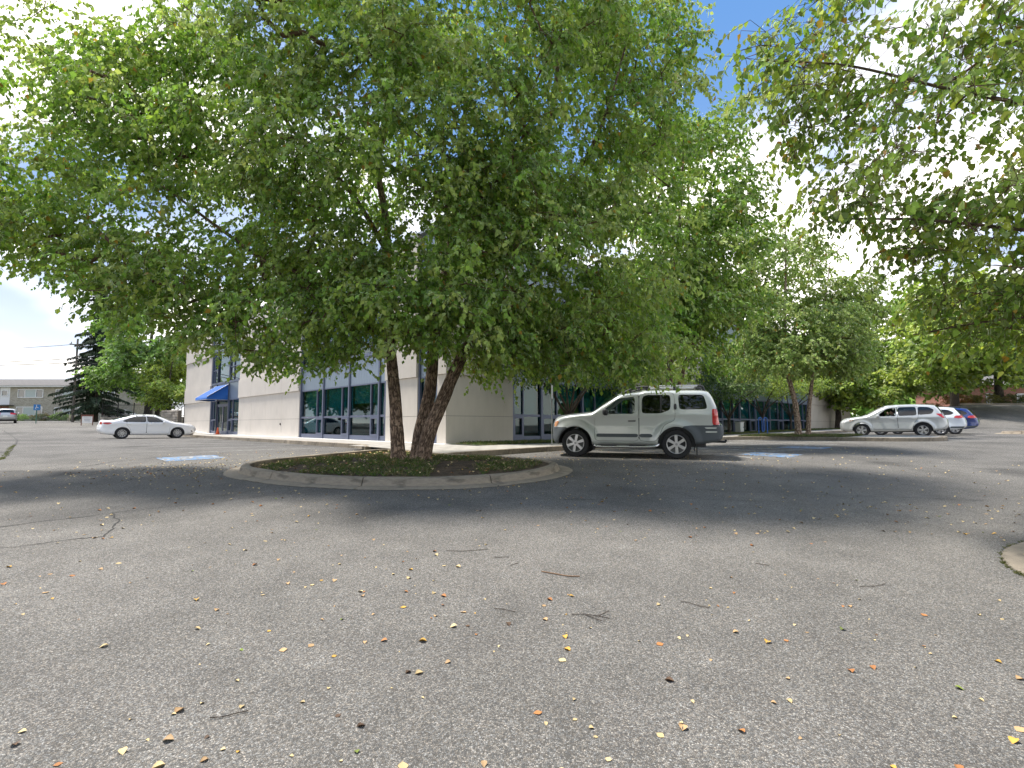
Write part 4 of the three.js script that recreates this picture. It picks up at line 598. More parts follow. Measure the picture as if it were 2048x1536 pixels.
  for (const tip of tips) {
    const c = nodes[tip].p, outward = c.clone().sub(mid).setY(0).normalize(), tone = tones[Math.floor(R() * tones.length)], ctone = rr(0.82, 1.2), nt = Math.round((o.twigs ?? 9) * rr(0.7, 1.3));
    for (let k = 0; k < nt; k++) {
      const spread = o.spread ?? 0.35, s = c.clone().add(V(rr(-1, 1) * spread, rr(-0.6, 0.7) * spread, rr(-1, 1) * spread)), dir = outward.clone().multiplyScalar(rr(0.1, 0.9)).add(V(rr(-1, 1), rr(-0.5, 0.6), rr(-1, 1))).normalize(), len = (o.twigLen ?? 0.6) * rr(0.6, 1.35), n = Math.max(3, Math.round(len / (o.leafStep ?? 0.055)));
      const pt = (t) => s.clone().addScaledVector(dir, len * t * (1 - 0.25 * t)).add(V(0, -(o.droop ?? 0.55) * len * t * t, 0));
      if (o.twigWood && R() < o.twigWood) chainTube([[nodes[tip].p.clone().lerp(s, 0.0), 0.004], [s, 0.0032], [pt(0.5), 0.0022], [pt(1), 0.0012]], 3);
      for (let i = 0; i < n; i++) {
        const t = (i + 0.6) / n, p = pt(t), d = pt(t + 0.05).sub(p).normalize().multiplyScalar(0.55).add(V(rr(-1, 1), rr(-0.9, 0.25) - (o.hang ?? 0.5), rr(-1, 1)).multiplyScalar(0.75)).normalize();
        const face = V(rr(-1, 1) + outward.x * 0.7, rr(0.0, 1.3), rr(-1, 1) + outward.z * 0.7), size = o.leaf * rr(0.6, 1.35);
        m4.copy(tilt(d, face)).scale(sc.set(size, size, size)).setPosition(p); LM.push(m4.clone());
        const y = R(); if (y < yel) LC.push([0.42 * rr(0.8, 1.1), 0.27 * rr(0.8, 1.1), 0.03]); else { const v = ctone * rr(0.6, 1.35), pale = R() < 0.15 ? 0.45 : 0; LC.push([lerp(tone[0] * v * rr(0.9, 1.1), 0.40, pale), lerp(tone[1] * v, 0.47, pale), lerp(tone[2] * v * rr(0.85, 1.1), 0.22, pale)]); }
      }
    }
  }
  if (idx.length) obj('branches', quadsGeo(pos, idx), o.limb ?? limbBark, tree);
  const lg = o.blade ?? leafGeo(0.78), mat = o.leafMat ?? leafMat();
  // the largest single blades may become parts of their own
  let order = LM.map((_, i) => i);
  if (o.single) {
    const cam = V(0, 1.5, 0), origin = tree.position; order = order.map((i) => { const e = LM[i].elements, x = e[12] + origin.x, y = e[13] + origin.y, z = e[14] + origin.z, sees = z < -0.5 && Math.abs(x / -z) < 1.02 && Math.abs((y - 1.5) / -z - 0.08) < 0.8; return [i, sees ? cam.distanceTo(V(x, y, z)) : 99]; }).sort((a, b) => a[1] - b[1]).map((q) => q[0]);
    const mats = new Map();
    for (const i of order.slice(0, o.single)) { const key = LC[i].map((v, k) => Math.round(v / (k === 1 ? 0.03 : 0.02))).join(); if (!mats.has(key)) { const m = mat.clone(); m.color.setRGB(...LC[i]); mats.set(key, m); } const m = obj('leaf', lg, mats.get(key), tree); m.applyMatrix4(LM[i]); }
    order = order.slice(o.single);
  }
  const bp = lg.attributes.position, bi = lg.index.array, nv = bp.count, P = new Float32Array(order.length * nv * 3), C = new Float32Array(order.length * nv * 3), I = new Uint32Array(order.length * bi.length), N = new Float32Array(order.length * nv * 3), bn = lg.attributes.normal;
  order.forEach((i, k) => { const e = LM[i].elements, o3 = k * nv, L = Math.hypot(e[0], e[1], e[2]); for (let v = 0; v < nv; v++) { const x = bp.getX(v), y = bp.getY(v), z = bp.getZ(v), a = bn.getX(v) / L, b = bn.getY(v) / L, c = bn.getZ(v) / L, w = (o3 + v) * 3; for (let r = 0; r < 3; r++) { P[w + r] = e[r] * x + e[4 + r] * y + e[8 + r] * z + e[12 + r]; N[w + r] = e[r] * a + e[4 + r] * b + e[8 + r] * c; C[w + r] = LC[i][r]; } } for (let q = 0; q < bi.length; q++) I[k * bi.length + q] = o3 + bi[q]; });
  const cg = new THREE.BufferGeometry(); cg.setAttribute('position', new THREE.BufferAttribute(P, 3)); cg.setAttribute('normal', new THREE.BufferAttribute(N, 3)); cg.setAttribute('color', new THREE.BufferAttribute(C, 3)); cg.setIndex(new THREE.BufferAttribute(I, 1));
  const cm = mat.clone(); cm.vertexColors = true; cm.color.setRGB(1, 1, 1); const crown = obj('crown', cg, cm, tree); crown.userData.kind = 'stuff';
  return tree;
}
const G = { birch: [[0.32, 0.45, 0.065], [0.24, 0.39, 0.05], [0.39, 0.49, 0.11], [0.19, 0.33, 0.04]], light: [[0.28, 0.39, 0.085], [0.25, 0.37, 0.075], [0.33, 0.42, 0.1]], bright: [[0.3, 0.41, 0.045], [0.35, 0.44, 0.05], [0.25, 0.38, 0.045]], dark: [[0.11, 0.205, 0.04], [0.125, 0.23, 0.045], [0.095, 0.175, 0.04]], maple: [[0.2, 0.35, 0.055], [0.23, 0.385, 0.06], [0.165, 0.305, 0.05]], spruce: [[0.035, 0.060, 0.030], [0.045, 0.070, 0.034], [0.03, 0.05, 0.026]] };

// the three-stemmed river birch on the island; local axes x right, z towards the viewer
growTree({ name: 'birch_tree', label: 'large three-stemmed birch on the kerbed island beside the silver off-road car', at: at(-2.3, 12.1, 0.13), seed: 5, bark: birchBark,
  stems: [
    { pts: [[-0.28, -0.1, 0.12], [-0.34, 0.8, 0.16], [-0.42, 1.75, 0.15], [-0.55, 2.8, 0.1], [-0.66, 4.3, 0.0], [-0.72, 5.6, -0.1], [-0.98, 7.2, -0.15], [-0.82, 8.6, -0.4], [-1.25, 10.4, -0.3], [-1.1, 12.6, -0.1]], r0: 0.165, r1: 0.012, bare: 2.5 },
    { pts: [[0.10, -0.1, -0.12], [0.16, 0.7, -0.2], [0.34, 1.7, -0.32], [0.42, 3.2, -0.5], [0.7, 5.2, -0.8], [1.0, 8.0, -1.2], [1.0, 12.2, -1.6]], r0: 0.185, r1: 0.025, bare: 2.6 },
    { pts: [[0.24, -0.1, 0.10], [0.38, 0.6, 0.12], [0.74, 1.5, 0.12], [1.12, 2.4, 0.1], [1.62, 3.3, 0.05], [2.2, 4.8, -0.1], [2.9, 6.4, -0.2], [3.3, 8.6, 0.2], [3.6, 11.8, 0.3]], r0: 0.18, r1: 0.025, bare: 2.6 },
    { pts: [[-0.55, 2.9, 0.1], [-1.5, 3.3, 0.3], [-2.7, 4.1, 0.6], [-4.2, 5.2, 1.0], [-5.8, 6.4, 1.4]], r0: 0.09, r1: 0.015, flare: 0, bare: 3.0 },
    { pts: [[-0.70, 5.0, -0.05], [-1.5, 6.3, 0.3], [-2.6, 7.4, 0.9], [-3.5, 8.9, 0.9], [-4.9, 10.0, 1.4]], r0: 0.07, r1: 0.015, flare: 0 },
    { pts: [[2.1, 4.6, -0.1], [3.2, 5.6, 0.8], [4.2, 7.2, 1.4], [4.8, 9.2, 1.8]], r0: 0.075, r1: 0.015, flare: 0 }],
  lobes: [
    { c: [-0.4, 8.6, 0.0], r: [4.7, 4.9, 3.9], n: 500 }, { c: [-4.9, 6.4, 1.0], r: [3.8, 3.3, 2.9], n: 320 }, { c: [-7.3, 5.9, 1.6], r: [3.0, 2.7, 2.2], n: 180 },
    { c: [3.2, 7.6, 0.6], r: [3.3, 4.8, 3.3], n: 380 }, { c: [3.8, 4.5, 0.3], r: [3.3, 2.0, 2.6], n: 220 }, { c: [0.2, 4.4, 0.9], r: [2.7, 1.6, 2.1], n: 140 }, { c: [-2.9, 4.3, 0.6], r: [2.6, 1.6, 2.0], n: 120 }, { c: [-5.4, 3.7, 1.2], r: [1.5, 1.4, 1.1], n: 40 }, { c: [1.0, 12.2, 0.0], r: [4.3, 2.4, 3.6], n: 150 }, { c: [-3.2, 10.2, 1.0], r: [3.0, 2.2, 2.8], n: 140 },
    { c: [-1.0, 9.2, 2.0], r: [2.3, 3.2, 1.3], n: 170 }, { c: [-2.7, 7.0, 1.9], r: [1.9, 2.0, 1.2], n: 80 }, { c: [2.0, 6.0, 1.8], r: [2.0, 1.6, 1.2], n: 70 }, { c: [4.9, 8.0, 0.6], r: [1.7, 2.6, 1.9], n: 140 }, { c: [4.5, 10.8, 0.3], r: [1.8, 1.6, 1.8], n: 80 }, { c: [-6.5, 8.3, 1.4], r: [2.0, 1.4, 1.6], n: 70 }, { c: [-2.4, 2.9, 0.8], r: [2.4, 0.9, 1.7], n: 70 }, { c: [3.9, 2.7, 0.4], r: [3.0, 1.0, 2.0], n: 120 }, { c: [0.5, 2.9, 1.2], r: [2.2, 0.9, 1.5], n: 80 }],
  gap: 0.24, pads: 20, padSize: 1.15, shell: 0.5, middle: [0, 6, -0.5], twigs: 9, twigLen: 0.52, leafStep: 0.052, leaf: 0.10, droop: 0.42, hang: 0.3, spread: 0.3, tones: G.birch, yellow: 0.012, twigWood: 0.15, limbMax: 0.075, tipR: 0.0055, blade: leafFour(0.8), keep: (p) => p.y > 2.05 + 0.16 * Math.max(0, -3 - p.x) });
// birch overhanging from beside the viewer
growTree({ name: 'birch_tree', label: 'birch overhanging the lot with long leafy boughs, rooted in the mossy kerbed bed', at: at(7.7, 4.7, 0.13), seed: 17, bark: birchBark,
  stems: [
    { pts: [[0, -0.1, 0], [-0.1, 1.2, 0.05], [-0.1, 2.6, -0.1], [-0.3, 4.2, -0.2], [-0.4, 6.5, -0.2], [-0.3, 9.0, -0.2]], r0: 0.17, r1: 0.03, bare: 2.4 },
    { pts: [[-0.12, 2.5, -0.1], [-0.9, 3.0, -0.5], [-1.9, 3.3, -0.9], [-2.9, 3.55, -1.2], [-3.8, 3.6, -1.3]], r0: 0.038, r1: 0.01, flare: 0 },
    { pts: [[-0.25, 3.6, -0.2], [-1.4, 4.4, -0.6], [-2.6, 5.0, -1.0], [-3.7, 5.45, -1.2], [-4.4, 5.5, -1.2]], r0: 0.036, r1: 0.01, flare: 0 },
    { pts: [[-0.2, 2.2, -0.1], [-1.0, 2.4, -0.9], [-1.7, 2.45, -1.6], [-2.4, 2.35, -2.1]], r0: 0.03, r1: 0.008, flare: 0 }],
  lobes: [{ c: [-2.6, 4.3, -1.0], r: [1.7, 1.2, 1.1], n: 60, gap: 0.27 }, { c: [-1.7, 3.25, -1.2], r: [1.5, 0.8, 1.1], n: 76, gap: 0.23 }, { c: [-3.6, 4.5, -1.2], r: [0.8, 0.9, 0.7], n: 16, gap: 0.26 }, { c: [-3.0, 5.7, -1.2], r: [1.5, 1.0, 1.0], n: 52, gap: 0.26 }, { c: [-4.3, 5.3, -1.2], r: [0.95, 0.75, 0.6], n: 20, gap: 0.26 }, { c: [-1.2, 2.55, -1.7], r: [1.1, 0.45, 0.8], n: 44, gap: 0.21 }, { c: [-0.6, 3.1, -1.0], r: [0.9, 1.0, 0.9], n: 60, gap: 0.21 }, { c: [0, 5.6, 0], r: [2.6, 2.6, 2.6], n: 120 }, { c: [0.5, 8.0, 0.3], r: [2.2, 1.8, 2.2], n: 60 }],
  gap: 0.38, shell: 0.6, middle: [0, 4, 0], twigs: 7, twigLen: 0.5, leafStep: 0.06, leaf: 0.08, droop: 0.45, hang: 0.4, spread: 0.24, tones: [[0.26, 0.385, 0.05], [0.20, 0.33, 0.04], [0.34, 0.43, 0.05]], yellow: 0.022, twigWood: 1, limbMax: 0.028, tipR: 0.0035, single: 300 });
// birch standing behind the off-road car, before the entrance front
growTree({ name: 'birch_tree', label: 'birch behind the off-road car with its crown over the car roof', at: at(5.5, 18.6, 0.1), seed: 23, bark: birchBark, trunkSeg: 12,
  stems: [{ pts: [[0, -0.1, 0], [0.1, 1.5, 0], [0.2, 3.5, 0.1], [0.4, 6, 0], [0.7, 8.4, 0], [0.9, 11.4, 0]], r0: 0.15, r1: 0.03, bare: 2.6 }, { pts: [[0.05, 0.6, 0.05], [0.5, 2.2, 0.1], [1.2, 4.6, 0.3], [1.7, 7.6, 0.3]], r0: 0.11, r1: 0.02, flare: 0, bare: 2.6 }],
  lobes: [{ c: [0.6, 8.4, 0], r: [3.0, 4.8, 2.6], n: 440 }, { c: [1.5, 6.0, 0.3], r: [2.2, 3.4, 2.1], n: 190 }, { c: [-0.6, 4.2, 0.4], r: [3.0, 1.5, 2.2], n: 120 }],
  gap: 0.26, pads: 20, padSize: 1.15, twigs: 9, twigLen: 0.52, leafStep: 0.06, leaf: 0.13, blade: leafSmall(0.8), droop: 0.4, hang: 0.3, spread: 0.34, tones: G.birch, middle: [0.3, 6, 0] });
// pale-stemmed birch on the lawn of the peninsula
{ const p = bw(17.0, 6.9); growTree({ name: 'birch_tree', label: 'pale two-stemmed birch on the grass next to the blue bike rack', at: at(p[0], p[1], 0.15), seed: 29, bark: paleBark, trunkSeg: 12,
  stems: [{ pts: [[-0.22, -0.1, 0.0], [-0.3, 1.4, 0], [-0.62, 3.2, 0], [-0.75, 5.4, 0.1], [-0.6, 8, 0.1], [-0.4, 11.2, 0]], r0: 0.155, r1: 0.02, bare: 2.9 }, { pts: [[0.22, -0.1, 0.05], [0.32, 1.5, 0.1], [0.55, 3.2, 0.2], [0.95, 5.2, 0.3], [1.5, 8.6, 0.4]], r0: 0.12, r1: 0.02, bare: 2.9 }],
  lobes: [{ c: [-0.2, 7.2, 0], r: [3.0, 4.2, 2.8], n: 380 }, { c: [2.0, 5.4, 0.4], r: [2.6, 2.6, 2.2], n: 190 }, { c: [-2.4, 5.2, 0.2], r: [2.1, 2.4, 1.9], n: 140 }, { c: [0.2, 3.9, 0.9], r: [3.2, 1.0, 2.0], n: 90 }],
  gap: 0.26, pads: 20, padSize: 1.1, twigs: 9, twigLen: 0.5, leafStep: 0.065, leaf: 0.135, blade: leafSmall(0.75), droop: 0.4, hang: 0.3, spread: 0.34, tones: G.light, middle: [0, 6, 0] }); }
// small spreading trees along the entrance front
[[3.6, 2.9, 3, 'small spreading tree whose boughs rise behind the bonnet of the off-road car'], [20.6, 1.6, 4, 'small slender tree behind the bike rack against blue glass'], [25.5, 1.8, 5, 'small dark-stemmed tree between the birch and the silver estate car'], [32.0, 1.5, 6, 'small many-stemmed tree before the plain concrete end of the offices'], [11.0, 1.6, 7, 'small spreading tree hidden behind the off-road car roof']].forEach(([x, z, k, label], n) => {
  const p = bw(x, z), R = rng(40 + k), big = n > 1 && n < 4 ? 1.15 : 1; const stems = [{ pts: [[0, -0.1, 0], [0.03, 0.5, 0], [0.02, 1.0, 0.02]], r0: 0.10, r1: 0.085, bare: 9 }];
  for (let i = 0; i < 6; i++) { const a = i / 6 * 6.28 + R() * 0.6, q = 0.9 + 0.6 * R(); stems.push({ pts: [[0.02, 0.9, 0], [0.30 * Math.cos(a), 1.4, 0.3 * Math.sin(a)], [q * 0.8 * Math.cos(a), 2.1, q * 0.8 * Math.sin(a)], [q * 1.5 * Math.cos(a), 2.7, q * 1.5 * Math.sin(a)]].map((v) => v.map((w) => w * big)), r0: 0.055, r1: 0.02, flare: 0, bare: 1.9 }); }
  growTree({ name: 'ornamental_tree', label, at: at(p[0], p[1], 0.15), seed: 60 + k, bark: darkBark, limb: darkLimb, trunkSeg: 8, group: 'small trees along the offices', stems, lobes: [{ c: [0, 3.1 * big, 0], r: [2.3 * big, 0.9, 2.2 * big], n: 120 }, { c: [0.2, 3.9 * big, 0], r: [1.7, 0.9, 1.7], n: 55 }], gap: 0.36, twigs: 9, twigLen: 0.5, leafStep: 0.07, leaf: 0.12, blade: leafSmall(0.55), droop: 0.3, hang: 0.1, spread: 0.35, tones: n > 1 ? G.bright : G.dark, yellow: 0.002, tipR: 0.005 });
});
// broad trees beyond the parked row and over the far ground
const broad = (label, X, d, hgt, rx, tones, seed, extra = {}) => growTree({ name: 'broadleaf_tree', label, at: at(X, d, 0.02), seed, bark: darkBark, limb: darkLimb, trunkSeg: 8, stems: [{ pts: [[0, -0.2, 0], [0.1, hgt * 0.2, 0], [0, hgt * 0.5, 0.1], [0.2, hgt * 0.9, 0]], r0: 0.032 * hgt, r1: 0.03, bare: hgt * 0.16 }],
  lobes: [{ c: [0, hgt * 0.62, 0], r: [rx, hgt * 0.36, rx], n: 190 }, { c: [rx * 0.4, hgt * 0.40, rx * 0.3], r: [rx * 0.85, hgt * 0.2, rx * 0.8], n: 90 }, { c: [-rx * 0.45, hgt * 0.42, rx * 0.2], r: [rx * 0.85, hgt * 0.2, rx * 0.8], n: 90 }], gap: rx * 0.08, pads: 18, padSize: rx * 0.34, twigs: 7, twigLen: rx * 0.2, leafStep: rx * 0.023, leaf: rx * 0.06, blade: leafSmall(0.85), droop: 0.2, hang: 0.1, spread: rx * 0.12, tones, yellow: 0.0, tipR: 0.008, limbMax: 0.14, group: 'trees beyond the lot', ...extra });
broad('broad bright green tree over the blue wagon', 40.0, 47, 12.5, 5.4, G.bright, 71);
broad('broad bright green tree at the top of the asphalt slope', 52, 55.5, 15.0, 6.6, G.bright, 72);
broad('tall green tree on the bank behind the white wagon', 41, 58, 15, 6.2, G.light, 73);
broad('round green tree standing between the offices and the sloping lot', 32.5, 52, 10.5, 4.2, G.bright, 74);
broad('broad shady tree beside the brick house', 62, 57, 12, 6.0, G.maple, 75, { twigs: 6 });
broad('large dark maple standing behind the black metal fence', -40.6, 58, 15.5, 5.0, G.maple, 76);
broad('small bright green tree beside the concrete end of the offices', -36.0, 54.5, 7.6, 2.9, G.bright, 77);
broad('dark tree rising over the roof behind the maple', -34, 78, 17, 7.0, G.dark, 78, { twigs: 5 });
broad('dark tree half hidden between the maple and the street', -50.5, 74, 12, 4.2, G.maple, 79);
broad('broad green tree across the lot, mirrored in the off-road car windows', 9, -13, 11, 5.0, G.maple, 80, { twigs: 5 });
broad('tall green tree across the lot beside the broad one', -6, -17, 13, 5.4, G.maple, 81, { twigs: 5 });
broad('broad green tree across the lot, mirrored in the office windows', -58, 44, 12.5, 6.0, G.maple, 82, { twigs: 5 });
broad('tall green tree at the lot edge, mirrored in the entrance glass', -69, 52, 13, 6.0, G.maple, 83, { twigs: 5 });
// the spruce
{
  const X = -53.6, d = 67, p = at(X, d), R = rng(91), t = thing('spruce_tree', 'tall dark spruce with drooping boughs next to the apartment block', 'tree', [p.x, p.y, p.z]);
  obj('trunk', rod(V(0, -0.2, 0), V(0.1, 18.6, 0), 0.32, 10, 0.03), darkBark, t);
  const LM = [], LC = [], m4 = new THREE.Matrix4(), pos = [];
  const boughs = [];
  for (let i = 0; i < 210; i++) {
    const y = 1.0 + 17.4 * Math.pow((i + 1.6 * R()) / 211, 0.92), len = (4.6 * (1 - y / 19.4) + 0.3) * (0.55 + 0.7 * R()), a = i * 2.4 + 1.6 * R(), q = (s) => V(Math.cos(a) * len * s, y + 0.12 * len * s - 0.55 * len * s * s + 0.22 * len * s * s * s, Math.sin(a) * len * s);
    boughs.push(tube([q(0), q(0.5), q(1)], 0.022, 4, false, 4));
    const n = Math.round(len * 52);
    for (let k = 0; k < n; k++) { const s = 0.12 + 0.88 * R(), c = q(s), side = (R() - 0.5) * 0.62 * (1.15 - s) * Math.min(2.2, len); c.x += -Math.sin(a) * side; c.z += Math.cos(a) * side; const dir = V(Math.cos(a) * 0.5 + (R() - 0.5), -0.8 - R() * 0.7, Math.sin(a) * 0.5 + (R() - 0.5)).normalize(), z = V(R() - 0.5, 0.5, R() - 0.5), x = dir.clone().cross(z).normalize(); z.copy(x).cross(dir); const sz = 0.42 * (0.6 + 0.7 * R()); m4.makeBasis(x, dir, z).scale(V(sz * 0.8, sz, sz)).setPosition(c); LM.push(m4.clone()); const tn = G.spruce[Math.floor(R() * 3)], v = 0.75 + 0.5 * R(); LC.push(tn.map((w) => w * v)); }
  }
  obj('branches', boughs, darkLimb, t);
  const im = shadows(new THREE.InstancedMesh(leafSmall(0.36), std([1, 1, 1], 0.9), LM.length)); im.name = 'crown'; im.userData.kind = 'stuff'; const c = new THREE.Color(); LM.forEach((m, i) => { im.setMatrixAt(i, m); im.setColorAt(i, c.setRGB(...LC[i])); }); t.add(im);
}
// ───────── street side: apartments, fence, poles, signs ─────────
const whiteTrim = std([0.72, 0.72, 0.70], 0.6), darkGlass = phys([0.06, 0.075, 0.08], 0.05, { clearcoat: 1, clearcoatRoughness: 0.02 });
const stoneVeneer = std([1, 1, 1], 0.92, { map: tex(512, (i, j, n) => { const row = Math.floor(j / 32), off = (row % 2) * 37 + hash2(row, 3) * 40, c = Math.floor((i + off) / (50 + 30 * hash2(row, 5))), e = Math.min(j % 32, 31 - (j % 32)) < 2 ? 0.75 : 1, v = (0.30 + 0.16 * hash2(c, row, 8)) * e * (0.9 + 0.2 * hash2(i, j, 2)); return [v, v * 0.92, v * 0.74]; }) });
stoneVeneer.map.repeat.set(0.5, 0.5);
const roofShingle = std([1, 1, 1], 0.95, { map: tex(256, (i, j, n) => { const v = 0.075 + 0.05 * hash2(Math.floor(i / 18 + (j >> 4) * 0.4), j >> 4, 3) + 0.02 * hash2(i, j, 1); return [v * 1.05, v, v * 0.95]; }) });
const brickMat = std([1, 1, 1], 0.92, { map: tex(512, (i, j, n) => { const row = Math.floor(j / 16), x = i + (row % 2) * 20, m = j % 16 < 2 || x % 40 < 2, v = 0.8 + 0.4 * hash2(Math.floor(x / 40), row, 4); return m ? [0.34, 0.31, 0.28] : [0.27 * v, 0.10 * v, 0.065 * v]; }) }); brickMat.map.repeat.set(0.55, 0.55);
function windowUnit(parent, x0, x1, y0, y1, z, parts = [0.28, 0.72]) {
  const w = new THREE.Group(); w.name = 'window'; parent.add(w); const t = 0.12;
  obj('window_frame', [box(x1 - x0, t, 0.1, (x0 + x1) / 2, y1 - t / 2, z), box(x1 - x0, t, 0.1, (x0 + x1) / 2, y0 + t / 2, z), ...[0, ...parts, 1].map((p) => box(t, y1 - y0 - 2 * t, 0.098, lerp(x0 + t / 2, x1 - t / 2, p), (y0 + y1) / 2, z))], whiteTrim, w);
  const ps = [0, ...parts, 1]; for (let i = 0; i < ps.length - 1; i++) { const a = lerp(x0 + t / 2, x1 - t / 2, ps[i]) + t / 2, b = lerp(x0 + t / 2, x1 - t / 2, ps[i + 1]) - t / 2; obj('window_pane', box(b - a, y1 - y0 - 2 * t, 0.02, (a + b) / 2, (y0 + y1) / 2, z - 0.02), darkGlass, w); if (i === 1) obj('curtain', box(b - a - 0.02, y1 - y0 - 2 * t - 0.02, 0.012, (a + b) / 2, (y0 + y1) / 2, z + 0.002), std([0.45, 0.5, 0.47], 0.8), w); }
}
{
  const y0 = H(-80, 84) + 0.05, a = thing('apartment_block', 'two-storey tan stone apartment block with white framed windows and shingle roof', 'building', [-80, y0, -85]);
  const wall = (x0, x1, b, t, mat, name) => obj(name, box(x1 - x0, t - b, 9, (x0 + x1) / 2, (t + b) / 2, -4.5), mat, a);
  wall(-28, -3.8, -0.6, 5.5, stoneVeneer, 'wall'); wall(-2.2, 18, -0.6, 5.5, stoneVeneer, 'wall'); wall(-3.8, -2.2, 2.4, 5.5, whiteTrim, 'siding_panel'); wall(-3.8, -2.2, -0.6, 2.4, brickMat, 'wall_base');
  windowUnit(a, -0.9, 3.3, 3.75, 5.15, 0.03); windowUnit(a, -1.0, 3.3, 0.85, 2.3, 0.03, [0.27, 0.75]); windowUnit(a, 5.3, 9.6, 0.85, 2.2, 0.03, [0.3, 0.6]); windowUnit(a, 5.3, 9.6, 3.75, 5.15, 0.03); windowUnit(a, -3.6, -2.5, 4.0, 5.0, 0.03, []); windowUnit(a, 11.5, 15, 3.75, 5.15, 0.03); windowUnit(a, -12, -8, 3.75, 5.15, 0.03); windowUnit(a, -12, -8, 0.85, 2.3, 0.03);
  obj('eave', box(47.2, 0.22, 10.2, -5, 5.62, -4.5), whiteTrim, a);
  obj('roof', quadsGeo([-29, 5.74, 0.7, 19, 5.74, 0.7, 19, 7.2, -4.5, -29, 7.2, -4.5, -29, 5.74, -9.7, 19, 5.74, -9.7], [0, 1, 2, 0, 2, 3, 3, 2, 5, 3, 5, 4, 0, 3, 4, 1, 5, 2], [0, 0, 48, 0, 48, 5.4, 0, 5.4, 0, 11, 48, 11]), roofShingle, a);
  obj('door', box(1.0, 2.1, 0.08, -3.0, 1.0, 0.05), std([0.32, 0.3, 0.28], 0.6), a); obj('porch_roof', box(3.2, 0.14, 1.3, -3.0, 2.5, 0.66), roofShingle, a);
}
const bush = (label, X, d, w, h, dep, tones, seed, n = 60) => { const p = at(X, d, 0.02); return growTree({ name: 'shrub', label, category: 'shrub', at: p, seed, bark: darkBark, limb: darkLimb, trunkSeg: 5, trunkStep: 0.3, stems: [{ pts: [[0, -0.1, 0], [0.05, h * 0.25, 0], [0, h * 0.5, 0]], r0: 0.03, r1: 0.015 }], lobes: [{ c: [0, h * 0.52, 0], r: [w / 2, h * 0.46, dep / 2], n }], gap: h * 0.14, twigs: 8, twigLen: h * 0.3, leafStep: h * 0.035, leaf: h * 0.085, blade: leafSmall(0.7), droop: 0.1, hang: -0.2, spread: h * 0.16, tones, yellow: 0, tipR: 0.004, group: 'shrubs along the far walls' }); };
bush('low green shrub under the apartment windows next to the sign post', -78.8, 83, 3.4, 1.1, 1.4, G.maple, 201); bush('low reddish green shrub under the apartment windows', -75.0, 83, 3.6, 1.15, 1.4, [[0.10, 0.11, 0.03], [0.14, 0.08, 0.03], [0.07, 0.12, 0.03]], 202); bush('round dark shrub at the corner of the apartment windows', -71.5, 82.6, 3.0, 1.3, 1.5, G.dark, 203);
// orange and yellow bank shrubs over the slope, and the brick house behind them
[[41.6, 55.0], [44.3, 55.2], [47.0, 54.8], [49.8, 54.6], [52.6, 54.6]].forEach(([X, d], i) => bush(['yellow green bank shrub nearest the round tree', 'orange flowering bank shrub above the slope kerb', 'orange bank shrub mixed with yellow above the slope', 'yellow bank shrub next to the brick house drive', 'dull green bank shrub at the end of the bank'][i], X, d, 3.0, 1.15, 1.6, [[[0.20, 0.22, 0.03], [0.16, 0.19, 0.03]], [[0.30, 0.13, 0.02], [0.22, 0.19, 0.03]], [[0.32, 0.15, 0.02], [0.28, 0.2, 0.03]], [[0.26, 0.22, 0.03], [0.2, 0.2, 0.03]], [[0.09, 0.13, 0.03], [0.14, 0.15, 0.03]]][i], 210 + i));
{
  const y0 = H(72, 74), b = thing('brick_house', 'low red brick house behind the bank shrubs and trees', 'building', [73.5, y0, -74]);
  obj('wall', box(18, 4, 9, 0, 1.7, -4.5), brickMat, b); windowUnit(b, -6, -4, 1.0, 2.4, 0.03, [0.5]); windowUnit(b, -1.6, 0.6, 1.0, 2.4, 0.03, [0.5]); windowUnit(b, 5, 7, 1.0, 2.4, 0.03, [0.5]); obj('door', box(1, 2.1, 0.1, 3, 1.05, 0.05), whiteTrim, b);
  obj('roof', quadsGeo([-9.6, 3.6, 0.6, 9.6, 3.6, 0.6, 9.6, 5.6, -4.5, -9.6, 5.6, -4.5, -9.6, 3.6, -9.6, 9.6, 3.6, -9.6], [0, 1, 2, 0, 2, 3, 3, 2, 5, 3, 5, 4, 0, 3, 4, 1, 5, 2], [0, 0, 19, 0, 19, 5, 0, 5, 0, 10, 19, 10]), roofShingle, b);
}
// stone retaining wall with the black fence on it
const blockTones = [0.30, 0.36, 0.42, 0.26].map((v) => std([v, v * 0.88, v * 0.72], 0.95));
function blockWall(label, X0, d0, X1, d1, rows, h, y0) {
  const L = Math.hypot(X1 - X0, d1 - d0), w = thing('stone_wall', label, 'wall', [X0, y0, -d0], Math.atan2(d1 - d0, X1 - X0)), R = rng(X0 * 7 | 0);
  obj('wall_core', box(L, rows * h - 0.04, 0.3, L / 2, rows * h / 2 - 0.02, -0.03), std([0.1, 0.09, 0.08], 0.95), w);
  for (let r = 0; r < rows; r++) { let x = r % 2 ? -0.0 : 0; while (x < L - 0.05) { const bw0 = Math.min(0.4 + 0.35 * R(), L - x); const g = new RoundedBoxGeometry(bw0 - 0.025, h - 0.022, 0.36, 1, 0.025); const m = obj('stone', g, blockTones[Math.floor(R() * 4)], w); m.position.set(x + bw0 / 2, (r + 0.5) * h, 0.01 + 0.03 * R()); x += bw0; } }
  return w;
}
const wy = H(-38, 54.5) - 0.1;
blockWall('long low stone wall carrying the black metal fence', -44.5, 56.5, -33.2, 52.8, 4, 0.21, wy); blockWall('stepped stone retaining wall against the end of the offices', -33.6, 50.2, -30.9, 48.4, 8, 0.22, H(-32, 49) - 0.15);
